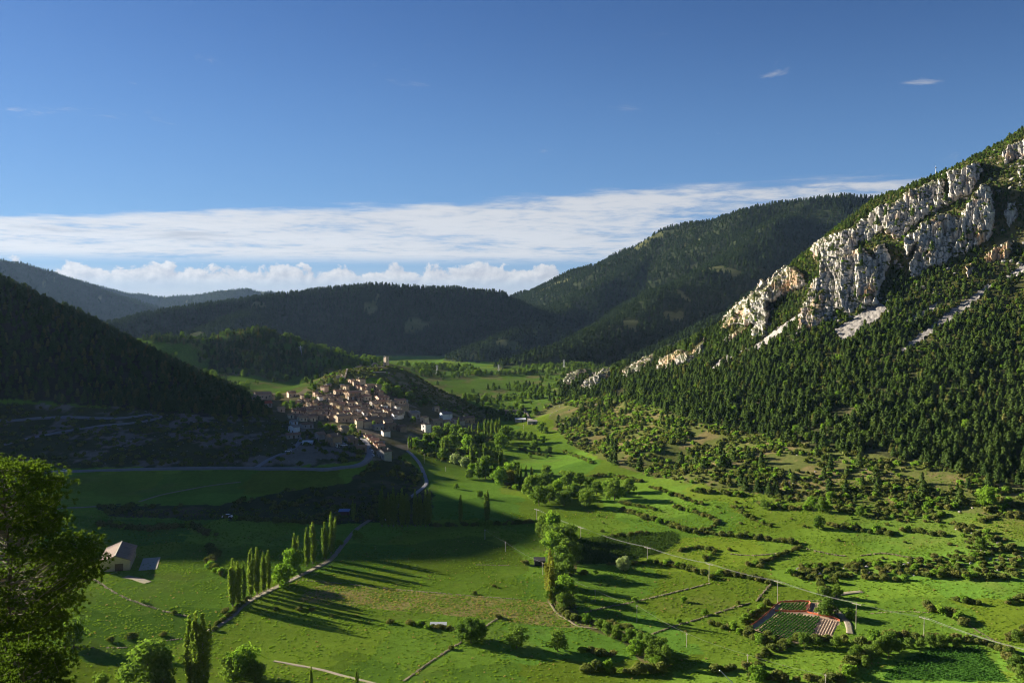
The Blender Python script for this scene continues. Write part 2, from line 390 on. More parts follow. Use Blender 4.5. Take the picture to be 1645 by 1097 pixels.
def mat_leaf(name, c, c2, trans=.35, rough=.8):
    """leaf faces: each leaf and each plant varies between two greens"""
    m, t = new_mat(name); g = t.n('ShaderNodeNewGeometry'); oi = t.n('ShaderNodeObjectInfo')
    f = t.m('ADD', t.m('MULTIPLY', g.outputs['Random Per Island'], .55), t.m('MULTIPLY', oi.outputs['Random'], .45))
    cc = t.mix(f, col(*c), col(*c2))
    d = t.n('ShaderNodeBsdfDiffuse', ins={0: cc}); tr = t.n('ShaderNodeBsdfTranslucent', ins={0: t.mix(1.0, cc, col(1.15, 1.25, .6), 'MULTIPLY')})
    mx = t.n('ShaderNodeMixShader', ins={0: trans, 1: d.outputs[0], 2: tr.outputs[0]})
    finish(t, mx.outputs[0]); return m
def mat_ground():
    m, t = new_mat('ground_cover'); a = t.n('ShaderNodeAttribute', attribute_name='tint'); pos = t.n('ShaderNodeNewGeometry').outputs['Position']
    n1 = t.noise(pos, .045, 5, .6); n2 = t.noise(pos, .38, 5, .65); n3 = t.noise(pos, 1.7, 3, .6)
    k = t.m('ADD', t.m('ADD', t.m('MULTIPLY', n1, .7), t.m('MULTIPLY', n2, .75)), t.m('ADD', t.m('MULTIPLY', n3, .55), 0.02))
    kk = t.n('ShaderNodeCombineXYZ', ins={0: t.m('POWER', k, 1.0), 1: k, 2: t.m('POWER', k, 1.15)}).outputs[0]
    c = t.mix(1.0, a.outputs['Color'], kk, 'MULTIPLY')
    c = t.mix(t.m('MULTIPLY', t.ramp(t.noise(pos, .11, 6, .7), .54, .74), .28), c, t.mix(1.0, c, col(2.0, 1.35, 1.5), 'MULTIPLY'))
    b = t.n('ShaderNodeBsdfDiffuse', ins={0: c, 1: 0.8})
    hgt = t.m('ADD', t.m('MULTIPLY', n2, 1.2), t.m('MULTIPLY', n3, .55))
    bp = t.n('ShaderNodeBump', ins={'Strength': 1.0, 'Distance': .30, 'Height': hgt}); t.put(b.inputs['Normal'], bp.outputs[0])
    finish(t, b.outputs[0]); return m
def mat_rock():
    m, t = new_mat('limestone'); gm = t.n('ShaderNodeNewGeometry'); pos = gm.outputs['Position']
    st = t.n('ShaderNodeVectorMath', operation='MULTIPLY', ins={0: pos, 1: (1.0, 1.0, .32)}).outputs[0]
    n1 = t.noise(st, .09, 6, .62); n2 = t.noise(st, .55, 6, .66); n3 = t.noise(pos, .03, 3, .5)
    c = t.mix(t.ramp(n2, .28, .62), col(.215, .205, .190), col(.53, .505, .46))
    c = t.mix(t.m('MULTIPLY', t.ramp(t.m('ADD', t.m('MULTIPLY', n3, .65), t.m('MULTIPLY', n1, .35)), .50, .60), .8), c, col(.48, .315, .17))
    c = t.mix(t.m('MULTIPLY', t.ramp(n1, .54, .66), .55), c, col(.11, .10, .088))
    # shrubs and grass hold on the ledges that face up
    nz = t.n('ShaderNodeSeparateXYZ', ins={0: gm.outputs['Normal']}).outputs[2]
    c = t.mix(t.m('MULTIPLY', t.ramp(t.m('ADD', nz, t.m('MULTIPLY', t.m('SUBTRACT', n2, .5), .8)), .58, .78), .85), c, col(.075, .09, .03))
    b = t.n('ShaderNodeBsdfDiffuse', ins={0: c, 1: .6})
    bp = t.n('ShaderNodeBump', ins={'Strength': 1.0, 'Distance': 1.1, 'Height': t.m('ADD', n2, t.m('MULTIPLY', t.noise(pos, 1.6, 4, .6), .35))})
    t.put(b.inputs['Normal'], bp.outputs[0]); finish(t, b.outputs[0]); return m
M = {}
M['ground'] = mat_ground(); M['rock'] = mat_rock()
M['scree'] = mat_plain('scree_gravel', (.225, .213, .198), .95, .5, .35, .5, bscale=1.0, c2=(.15, .14, .12))
M['asphalt'] = mat_plain('grey_asphalt', (.19, .19, .20), .9, .2, .4, .03)
M['dirt'] = mat_plain('dirt_track', (.185, .16, .12), .95, .35, .6, .12, c2=(.20, .19, .09))
M['bark'] = mat_plain('bark', (.10, .078, .055), .95, .3, 3, .05)
M['palebark'] = mat_plain('pale_bark', (.24, .21, .17), .95, .3, 3, .05)
M['drywall'] = mat_plain('dry_stone', (.165, .14, .085), .95, .5, 1.2, .2, bscale=3, c2=(.10, .105, .035))
M['poplar'] = mat_leaf('poplar_leaf', (0.072, 0.131, 0.026), (0.189, 0.239, 0.043), 0.46)
M['broad'] = mat_leaf('broad_leaf', (0.061, 0.123, 0.023), (0.152, 0.217, 0.041), 0.42)
M['bright'] = mat_leaf('bright_leaf', (0.094, 0.189, 0.023), (0.189, 0.283, 0.041), 0.46)
M['yellow'] = mat_leaf('yellowing_leaf', (0.125, 0.155, 0.026), (0.215, 0.205, 0.042), 0.50)
M['silver'] = mat_leaf('silver_leaf', (0.174, 0.232, 0.102), (0.304, 0.348, 0.189), 0.36)
M['shrub'] = mat_leaf('shrub_leaf', (0.058, 0.094, 0.023), (0.152, 0.167, 0.043), 0.36)
M['olive'] = mat_leaf('olive_shrub_leaf', (0.085, 0.100, 0.028), (0.175, 0.170, 0.055), 0.34)
M['pine'] = mat_leaf('pine_needle', (0.030, 0.064, 0.017), (0.088, 0.125, 0.030), 0.24)
M['pinefar'] = mat_leaf('far_pine_needle', (0.020, 0.040, 0.016), (0.050, 0.074, 0.026), 0.21)
M['needle'] = mat_leaf('near_pine_needle', (0.030, 0.062, 0.011), (0.120, 0.178, 0.026), 0.30)

# ------------------------------------------------------------------ plant meshes
def leaf_quads(P, size, out=None, flat=.5, rs=None, asp=1.5):
    """rhombic leaves at P; out = preferred outward direction"""
    rs = rs or np.random.default_rng(1); n = len(P)
    N = rs.normal(size=(n, 3))
    if out is not None: N = N*flat+out/np.maximum(np.linalg.norm(out, axis=1, keepdims=True), 1e-6)
    N /= np.linalg.norm(N, axis=1, keepdims=True)
    T = np.cross(N, rs.normal(size=(n, 3))); T /= np.maximum(np.linalg.norm(T, axis=1, keepdims=True), 1e-6); B = np.cross(N, T)
    s = (size*rs.uniform(.6, 1.35, n))[:, None]
    V = np.stack([P-T*s*asp*.5, P-B*s*.5+N*s*.12, P+T*s*asp*.5, P+B*s*.5+N*s*.12], 1).reshape(-1, 3)
    return V, np.arange(4*n).reshape(-1, 4)
def blob_points(blobs, n, rs, shell=.55):
    w = np.array([b[3]**2 for b in blobs]); idx = rs.choice(len(blobs), n, p=w/w.sum()); B = np.array(blobs)[idx]
    d = rs.normal(size=(n, 3)); d /= np.linalg.norm(d, axis=1, keepdims=True)
    r = B[:, 3]*(shell+(1.04-shell)*rs.random(n)**.6)
    sq = B[:, 4] if B.shape[1] > 4 else np.ones(n)
    P = B[:, :3]+d*r[:, None]*np.stack([np.ones(n), np.ones(n), sq], 1)
    return P, d
def limbs(mb, h, r, blobs, base=0.0, n=6):
    mb.tube((0, 0, base), (0.02*h, .01*h, h*.45), r, r*.62, 7); mb.tube((0.02*h, .01*h, h*.45), (0, 0, h*.82), r*.62, r*.2, 6)
    for i, b in enumerate(blobs[:n]):
        z0 = h*(.22+.45*i/max(n, 1)); mb.tube((0.01*h, 0, z0), (b[0]*.8, b[1]*.8, b[2]), r*.36, r*.08, 5)
    return mb
def make_broad(h, w, seed, nleaf, lsize, mat, nb=24, lo=.16):
    rs = np.random.default_rng(seed); blobs = []
    for i in range(nb):
        t = lo+(.92-lo)*((i+.5)/nb); prof = math.sin(math.pi*min(1, (t-lo)/(1-lo)*.86+.14))**.6
        a = i*2.4+rs.uniform(-.5, .5); rad = w*.5*prof*rs.uniform(.3, .95)
        blobs.append((math.cos(a)*rad, math.sin(a)*rad, h*t+rs.normal()*.03*h, w*rs.uniform(.09, .20), .8))
    blobs.append((0, 0, h*.55, w*.24, 1.1)); blobs.append((rs.normal()*.05*w, rs.normal()*.05*w, h*.88, w*.13, 1.1))
    P, d = blob_points(blobs, nleaf, rs); sp_ = rs.random(nleaf) < .12; P[sp_] += d[sp_]*rs.uniform(.1, .8, (sp_.sum(), 1))*w*.09; P[:, 2] = np.maximum(P[:, 2], h*.06)
    V, Q = leaf_quads(P, lsize, d+np.array([0, 0, .35]), .55, rs)
    crown = mesh_np('crown', V, Q, mat); trunk = limbs(MB(), h, h*.028, blobs).mesh('trunk', M['bark'], True)
    return trunk, crown
def make_poplar(h, w, seed, nleaf, lsize, mat):
    rs = np.random.default_rng(seed); sp = [(0, 0, 1.0)]+[(rs.normal()*w*.16, rs.normal()*w*.16, rs.uniform(.6, .93)) for _ in range(7)]
    i = rs.integers(0, len(sp), nleaf); S = np.array(sp)[i]; t = rs.random(nleaf)**.8
    prof = (np.sin(np.pi*np.clip(t*.80+.12, 0, 1))**.8)*(1-.3*t)
    a = rs.random(nleaf)*2*np.pi; r = w*.36*prof*np.sqrt(rs.uniform(.2, 1, nleaf))*(1+.35*np.sin(a*3+t*19))
    P = np.stack([S[:, 0]*(.4+t)+np.cos(a)*r, S[:, 1]*(.4+t)+np.sin(a)*r, h*(.07+.93*t*S[:, 2])], 1)
    d = np.stack([np.cos(a), np.sin(a), np.full(nleaf, .45)], 1)
    V, Q = leaf_quads(P, lsize, d, .6, rs, 1.4); crown = mesh_np('crown', V, Q, mat)
    mb = MB(); mb.tube((0, 0, 0), (0, 0, h*.5), h*.016, h*.010, 7).tube((0, 0, h*.5), (0, 0, h*.93), h*.010, h*.002, 6)
    for k, s in enumerate(sp[1:6]): mb.tube((0, 0, h*(.1+.07*k)), (s[0]*1.2, s[1]*1.2, h*(.35+.1*k)), h*.006, h*.002, 5)
    return mb.mesh('trunk', M['palebark'], True), crown
def make_pine(h, w, seed, nleaf, lsize, mat, lo=.1, rounded=.8):
    rs = np.random.default_rng(seed); nt = 11
    lvl = rs.integers(0, nt, nleaf); frac = (lvl+rs.normal(0, .16, nleaf))/nt
    t = np.clip(lo+(1-lo)*frac, lo, .995); R = w*.5*np.clip((1-t)/(1-lo), 0, 1)**rounded*(1+.22*np.sin(lvl*2.1+seed))
    a = rs.random(nleaf)*2*np.pi; R = R*(1+.30*np.sin(a*4+lvl*1.7+seed)+.12*np.sin(a*9+lvl))
    q = np.sqrt(rs.uniform(.12, 1, nleaf)); r = R*q
    P = np.stack([np.cos(a)*r, np.sin(a)*r, h*t-r*.16+(1-q)*.05*h], 1)
    d = np.stack([np.cos(a)*.7, np.sin(a)*.7, np.full(nleaf, .8)], 1)
    V, Q = leaf_quads(P, lsize, d, .45, rs, 1.8)
    mb = MB().tube((0, 0, -.3), (0, 0, h*.55), h*.022, h*.014, 6).tube((0, 0, h*.55), (0, 0, h*.95), h*.014, h*.003, 5)
    return mb.mesh('trunk', M['bark'], True), mesh_np('crown', V, Q, mat)
def make_shrub(h, w, seed, nleaf, lsize, mat, nb=7):
    rs = np.random.default_rng(seed); bl = []
    for i in range(nb):
        a = i*2.4+rs.uniform(-.4, .4); rad = w*.5*rs.uniform(.15, .68)
        bl.append((math.cos(a)*rad, math.sin(a)*rad, h*rs.uniform(.28, .62), w*rs.uniform(.18, .28), h/w*1.05))
    bl.append((0, 0, h*.6, w*.27, h/w))
    P, d = blob_points(bl, nleaf, rs, .5); P[:, 2] = np.maximum(P[:, 2], -.1)
    V, Q = leaf_quads(P, lsize, d+np.array([0, 0, .3]), .6, rs)
    return mesh_np('shrub', V, Q, mat)
def joined(name, trunk, crown):
    """one mesh with trunk and crown, for the masses"""
    bm = bmesh.new(); bm.from_mesh(trunk); k = len(bm.faces); bm.from_mesh(crown); bm.faces.ensure_lookup_table()
    for i in range(k, len(bm.faces)): bm.faces[i].material_index = 1
    me = bpy.data.meshes.new(name); bm.to_mesh(me); bm.free(); me.materials.append(trunk.materials[0]); me.materials.append(crown.materials[0]); return me

POPLAR = [make_poplar(20, 3.7, s, 3400, .52, M['poplar']) for s in (1, 2, 3, 4, 5)]
POPYEL = [make_poplar(20, 3.2, 8, 2200, .5, M['yellow'])]
BROAD = [make_broad(9, 8, s, 2600, .46, M['broad']) for s in (11, 12, 13)]
BRIGHT = [make_broad(8, 8, s, 2600, .46, M['bright']) for s in (21, 22)]
SILVER = [make_broad(8, 8, 31, 2600, .46, M['silver'])]
YELLOW = [make_broad(9, 8, 41, 2600, .46, M['yellow'])]
PINE = [make_pine(9, w, s, 900, .55, M['pine'], .12, rd) for s, w, rd in ((51, 5.0, .6), (52, 6.0, .5), (53, 4.2, .75), (54, 5.4, .5))]
PINEJ = [joined('pine', *p) for p in PINE]
FARPINE = [joined('far_pine', *make_pine(10, w, s, 150, 1.5, M['pinefar'], .1, .7)) for s, w in ((61, 5.4), (62, 6.2), (63, 4.8))]
MIDPINE = [joined('mid_pine', *make_pine(9, w, s, 340, .85, M['pine'], .12, rd)) for s, w, rd in ((71, 5.0, .6), (72, 6.2, .48), (73, 4.2, .75), (74, 5.6, .52))]+[joined('dry_pine', *make_pine(8, 4.6, 75, 300, .85, M['olive'], .12, .6))]
SHRUB = [make_shrub(2.2, 3.2, s, 620, .32, M['shrub']) for s in (81, 82, 83)]+[make_shrub(2.0, 3.0, s, 620, .32, M['olive']) for s in (84, 85)]+[make_shrub(2.6, 3.4, s, 620, .34, M['bright']) for s in (86, 87)]
SHRUBLO = [make_shrub(2.2, 3.2, s, 130, .70, M[m]) for s, m in ((91, 'shrub'), (92, 'olive'), (93, 'shrub'), (94, 'bright'))]
BROADJ = [joined('broadleaf', *p) for p in BROAD[:2]+BRIGHT[:1]]

def scatter(name, P, scale, src, idx, label, cat, rz=None):
    """uncountable mass: points carry the plants through a geometry-nodes instancer"""
    P = np.asarray(P, np.float32); n = len(P)
    if n == 0: return None
    me = bpy.data.meshes.new(name); me.vertices.add(n); me.vertices.foreach_set('co', P.ravel())
    def at(nm, ty, v, key='value'):
        a = me.attributes.new(nm, ty, 'POINT'); a.data.foreach_set(key, v)
    at('sc', 'FLOAT', np.asarray(scale, np.float32)); at('rz', 'FLOAT', np.asarray(rng.random(n)*6.283 if rz is None else rz, np.float32))
    at('vi', 'INT', np.asarray(idx, np.int32))
    cl = bpy.data.collections.new(name+'_kinds')
    for i, s in enumerate(src): cl.objects.link(bpy.data.objects.new('%s_kind_%02d' % (name, i), s))
    g = bpy.data.node_groups.new(name, 'GeometryNodeTree')
    g.interface.new_socket('Geometry', in_out='INPUT', socket_type='NodeSocketGeometry'); g.interface.new_socket('Geometry', in_out='OUTPUT', socket_type='NodeSocketGeometry')
    N, L = g.nodes, g.links; gi = N.new('NodeGroupInput'); go = N.new('NodeGroupOutput'); ip = N.new('GeometryNodeInstanceOnPoints')
    ci = N.new('GeometryNodeCollectionInfo'); ci.inputs['Collection'].default_value = cl; ci.inputs['Separate Children'].default_value = True; ci.inputs['Reset Children'].default_value = True
    def na(nm, ty): a = N.new('GeometryNodeInputNamedAttribute'); a.data_type = ty; a.inputs[0].default_value = nm; return a.outputs[0]
    cx = N.new('ShaderNodeCombineXYZ'); L.new(na('rz', 'FLOAT'), cx.inputs[2])
    L.new(gi.outputs[0], ip.inputs['Points']); L.new(ci.outputs[0], ip.inputs['Instance']); ip.inputs['Pick Instance'].default_value = True
    L.new(na('vi', 'INT'), ip.inputs['Instance Index']); L.new(cx.outputs[0], ip.inputs['Rotation']); L.new(na('sc', 'FLOAT'), ip.inputs['Scale'])
    L.new(ip.outputs[0], go.inputs[0])
    o = obj(name, me); md = o.modifiers.new('scatter', 'NODES'); md.node_group = g
    return tag(o, label, cat, kind='stuff')
def thing(name, label, cat, loc, rz=0.0, sc=1.0, group=None):
    o = obj(name, None, None, loc, rz, sc); o.empty_display_size = .5; return tag(o, label, cat, group)
def tree(name, pair, loc, sc, label, cat='tree', group=None, rz=None):
    t = thing(name, label, cat, loc, random.random()*6.28 if rz is None else rz, sc, group)
    obj('trunk', pair[0], t); obj('crown', pair[1], t); return t

# ------------------------------------------------------------------ land cover
FIELD = {
 'vineyard': [(918,867),(1000,858),(1080,853),(1093,867),(1062,888),(981,905),(932,907)],
 'dry': [(520,935),(640,948),(743,956),(880,967),(928,1010),(795,997),(690,985),(600,978),(470,965)],
 'crop': [(1416,1090),(1440,1066),(1494,1040),(1572,1038),(1622,1095)],
 'garden': [(1205,1008),(1250,968),(1316,967),(1350,996),(1336,1024),(1262,1034)],
 'stream': [(860,832),(885,832),(935,895),(915,935),(930,990),(1060,1030),(1080,1070),(1040,1075),(1000,1030),(915,1000),(878,965),(880,900)]}
CLIFFS = [
 ('c1', [(1163,529),(1168,503),(1188,485),(1211,469),(1222,452),(1229,455),(1242,441),(1263,429),(1278,436),(1293,462),(1265,472),(1247,485),(1232,488),(1235,511),(1232,536),(1207,546),(1209,519),(1183,521),(1171,528)], 'pale lower limestone cliff with two buttresses at the left end of the crags'),
 ('c2', [(1304,401),(1309,390),(1330,380),(1365,368),(1378,372),(1374,401),(1353,419),(1321,423),(1314,421)], 'smooth orange-stained limestone wall above the tallest crag'),
 ('c3', [(1319,424),(1332,414),(1352,419),(1380,401),(1404,421),(1408,485),(1363,501),(1345,495),(1335,510),(1307,523),(1285,526),(1293,493),(1307,452),(1319,446)], 'tallest pale limestone crag directly below the orange-stained wall'),
 ('c4', [(1376,391),(1385,355),(1398,346),(1413,331),(1438,326),(1460,309),(1482,300),(1508,287),(1515,331),(1482,349),(1460,368),(1442,386),(1422,369),(1400,384)], 'long fluted limestone band running up under the forested skyline'),
 ('c5', [(1515,320),(1526,309),(1522,278),(1549,271),(1570,260),(1577,278),(1559,309),(1544,318),(1522,333)], 'pale tooth-shaped limestone crag high below the skyline'),
 ('c6', [(1458,382),(1478,366),(1497,353),(1515,342),(1540,351),(1553,324),(1571,304),(1584,302),(1593,346),(1591,373),(1586,382),(1571,393),(1540,409),(1526,420),(1497,427),(1469,444),(1466,426),(1478,391),(1458,413)], 'broad warm grey limestone face at the centre of the upper crags'),
 ('c7', [(1613,346),(1617,326),(1631,323),(1634,348),(1622,368)], 'small isolated limestone pillar among dark pines near the right edge'),
 ('c8', [(1609,248),(1621,234),(1650,222),(1660,236),(1650,250),(1631,257),(1617,264)], 'highest limestone outcrop cut by the right edge of the picture'),
 ('c9', [(1579,417),(1595,396),(1628,387),(1619,415),(1590,422)], 'rounded limestone outcrop below the broad face near the long scree'),
 ('c10', [(1549,426),(1564,420),(1562,442),(1553,449)], 'short dark-edged limestone knob beside the rounded outcrop'),
 ('c11', [(1161,553),(1165,542),(1186,528),(1206,524),(1183,546)], 'low jagged limestone rib at the foot of the lower cliff'),
 ('c12', [(902,625),(910,602),(922,596),(940,592),(932,606),(916,619)], 'lowest limestone cliff at the tip of the spur above the valley'),
 ('c13', [(931,625),(946,604),(965,594),(982,589),(979,606),(947,628)], 'second limestone cliff up from the tip of the spur'),
 ('c14', [(1001,593),(1035,572),(1052,568),(1049,584),(1017,607),(1006,606)], 'third limestone cliff up the spur, between pines'),
 ('c15', [(1054,596),(1061,578),(1088,561),(1111,565),(1131,542),(1130,567),(1108,581),(1076,594)], 'fourth stepped limestone cliff up the spur below the main crags'),
 ('c16', [(1405,400),(1420,392),(1432,415),(1420,450),(1404,470)], 'narrow limestone buttress in the dark gully beside the tallest crag'),
 ('c17', [(1632,272),(1650,262),(1660,280),(1640,290)], 'small limestone step under the highest outcrop'),
]
SCREES = [('wide pale scree fan under the tallest crag', [(1339,531),(1353,549),(1378,535),(1402,520),(1425,497),(1417,487),(1400,489),(1380,505)]),
 ('long narrow grey scree chute running down through the pines', [(1435,572),(1453,566),(1482,547),(1515,524),(1540,507),(1562,490),(1600,456),(1586,458),(1553,482),(1522,502),(1497,524),(1467,545)]),
 ('upper end of a scree chute at the right edge of the picture', [(1612,450),(1635,431),(1655,418),(1660,428),(1622,452)]),
 ('short stony scree strip between the two long screes', [(1440,526),(1475,504),(1506,485),(1510,492),(1482,510)]),
 ('thin stony strip under the lower cliff', [(1205,560),(1240,535),(1290,500),(1296,503),(1250,540),(1215,565)]),
 ('thin pale scree line above the forest on the lower spur', [(1137,599),(1150,584),(1172,571),(1177,574),(1160,588),(1143,600)])]
Z_FORR = [(1700,330),(1700,800),(1560,762),(1450,737),(1330,722),(1230,702),(1130,682),(1050,655),(985,640),(945,640),(900,640),(896,618),(960,596),(1050,566),(1165,514),(1230,455),(1300,395),(1400,318),(1530,266),(1645,205),(1700,170)]
Z_SCRUB = [(872,652),(905,635),(985,640),(1130,682),(1330,722),(1450,737),(1700,800),(1700,842),(1500,818),(1300,806),(1150,782),(1040,765),(960,735),(915,715),(895,690)]
Z_LEFT = [(-2000,300),(0,430),(60,460),(130,490),(200,527),(260,560),(330,600),(430,658),(440,668),(330,668),(200,655),(0,640),(-2000,700)]
Z_TERR = [(-200,640),(200,655),(330,668),(440,668),(480,690),(590,700),(600,722),(575,742),(480,750),(90,752),(-200,745)]
Z_VILL = [(400,655),(420,632),(480,632),(520,612),(600,606),(650,625),(690,650),(770,672),(770,692),(690,705),(640,735),(600,742),(590,700),(480,690)]
Z_HILL = [(480,660),(495,625),(520,605),(560,592),(625,582),(660,596),(705,622),(760,650),(800,670),(770,678),(700,655),(660,650),(640,630),(600,606),(540,620)]
Z_SHILL = [(205,545),(260,540),(330,552),(370,538),(420,530),(460,545),(500,572),(522,598),(490,606),(430,600),(380,592),(335,585),(330,562),(280,552)]
Z_BANK = [(600,742),(640,735),(668,745),(682,775),(700,790),(690,842),(450,838),(380,835),(180,830),(150,812),(360,810),(450,790),(560,775)]
PX, PY = project(GX, GY, GZ)
def tints():
    T = np.empty(GX.shape+(3,)); n1 = fbm(GX/34, GY/34, 3.3, 4); n2 = fbm(GX/11, GY/11, 6.1, 3)
    def setc(m, c): T[m] = c
    setc(np.ones(GX.shape, bool), (.110, .187, .020))
    # neighbouring meadows differ a little
    cells = np.floor(GX/55+.3*n1).astype(int)*7+np.floor(GY/48+.3*n1).astype(int)*13
    kk = (.76+.46*((cells*2654435761 % 97)/97.0))
    hue = ((cells*40503 % 89)/89.0)-.5; T[...] = T*np.stack([kk*(1+.34*hue), kk, kk*(1-.3*hue)], -1)
    hi = sstep(GZ, 5, 15)*(GX > 0)*(GY < 760)
    T[...] = T*(1-.45*hi[..., None])+np.array((.125, .150, .034))*.45*hi[..., None]
    dryn = (sstep(n1+.4*n2, .25, .8)*.22)[..., None]
    T[...] = T*(1-dryn)+np.array((.17, .165, .05))*dryn
    rim = (n1*9)
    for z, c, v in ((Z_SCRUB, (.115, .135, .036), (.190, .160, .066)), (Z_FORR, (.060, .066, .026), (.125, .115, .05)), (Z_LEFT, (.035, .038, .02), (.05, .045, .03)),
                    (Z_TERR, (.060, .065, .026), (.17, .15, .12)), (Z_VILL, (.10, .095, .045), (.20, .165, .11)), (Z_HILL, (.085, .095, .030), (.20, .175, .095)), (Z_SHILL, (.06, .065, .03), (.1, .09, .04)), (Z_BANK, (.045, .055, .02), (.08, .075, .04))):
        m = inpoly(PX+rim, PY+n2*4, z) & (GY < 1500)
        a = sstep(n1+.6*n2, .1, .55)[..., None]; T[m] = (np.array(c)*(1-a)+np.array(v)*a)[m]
    mid = (GY > 880) & (GY < 1800) & (GL == 0) & ~inpoly(PX, PY, Z_FORR) & ~inpoly(PX, PY, Z_HILL)
    a = sstep(n1+.5*n2, .0, .5)[..., None]; c = np.array((.085, .150, .022))*(1-a)+np.array((.13, .135, .045))*a; T[mid] = c[mid]
    far = GL > 0; T[far] = (.045, .058, .026); cg = far & (fbm(GX/150, GY/220, 3.9, 3) > .62); T[cg] = (.105, .115, .045)
    T[GY < 262] = (.09, .10, .035)
    def f(nm, c, c2, s=.5):
        m = inpoly(PX+n2*3, PY+n2*2, FIELD[nm]) & (GY < 700); a = sstep(n2, -s, s)[..., None]
        T[m] = (np.array(c)*(1-a)+np.array(c2)*a)[m]
    f('dry', (.125, .180, .028), (.235, .205, .075)); f('vineyard', (.048, .080, .018), (.062, .100, .02)); f('crop', (.040, .105, .016), (.055, .135, .02))
    f('garden', (.33, .24, .17), (.38, .27, .19)); f('stream', (.05, .07, .02), (.16, .145, .06))
    return np.clip(T, .01, .7)
TINT = tints()
def terrain_piece(name, mask, label=None):
    n, k = GX.shape; I = np.arange(n*k).reshape(n, k)
    Q = np.stack([I[:-1, :-1], I[:-1, 1:], I[1:, 1:], I[1:, :-1]], -1)[mask]
    u, inv = np.unique(Q.ravel(), return_inverse=True)
    V = np.stack([GX, GY, GZ], -1).reshape(-1, 3)[u]
    me = mesh_np(name, V, inv.reshape(-1, 4), M['ground'], True)
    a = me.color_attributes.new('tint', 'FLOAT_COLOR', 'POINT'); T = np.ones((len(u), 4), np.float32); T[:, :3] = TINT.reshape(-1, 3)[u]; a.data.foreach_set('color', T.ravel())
    return tag(obj(name, me), label, kind='structure')
def build_terrain():
    zone = np.zeros(GX.shape, int)
    near = GY < 1500
    xcL = np.interp(GY, [400, 560, 640, 700, 800], [-330, -300, -240, -175, -150])
    zone[near & (GX < xcL) & (GY > 380) & (GY < 1010) & (GZ > 12)] = 5
    zone[(inpoly(PX, PY, Z_FORR) | ((PX > 1000) & (GZ > 60))) & near & (GX > 20) & (GY > 380)] = 6
    zone[inpoly(PX, PY, [(470,690),(480,640),(515,603),(560,590),(625,580),(665,592),(705,618),(760,645),(800,668),(760,690),(640,715),(560,715)]) & (GY > 600) & (GY < 980)] = 7
    zone[near & (GY > 1080) & (GX < -150) & (GZ > 34)] = 8
    zone[GL == 1] = 1; zone[GL == 2] = 2; zone[(GL == 3)] = 3; zone[GL == 4] = 4
    zf = zone[:-1, :-1]
    for k, nm, lb in ((0, 'valley_ground', 'green valley floor of meadows and fields'), (1, 'central_hill', 'long dark wooded hill closing the valley behind the village'),
                      (2, 'wooded_mountain', 'large dark wooded mountain behind the rocky spur'), (3, 'distant_mountain', 'blue hazy mountain slope at the far left skyline'),
                      (4, 'distant_ridge', 'low blue hazy ridge on the horizon'), (5, 'shaded_hillside', 'black shaded hillside falling from the left edge'),
                      (6, 'rocky_mountainside', 'steep pine-clad mountainside with pale crags'), (7, 'castle_hill', 'rounded hill carrying the village and castle tower'),
                      (8, 'wooded_knoll', 'small dark wooded knoll behind the village')):
        m = zf == k
        if m.any(): terrain_piece(nm, m, lb)
build_terrain()

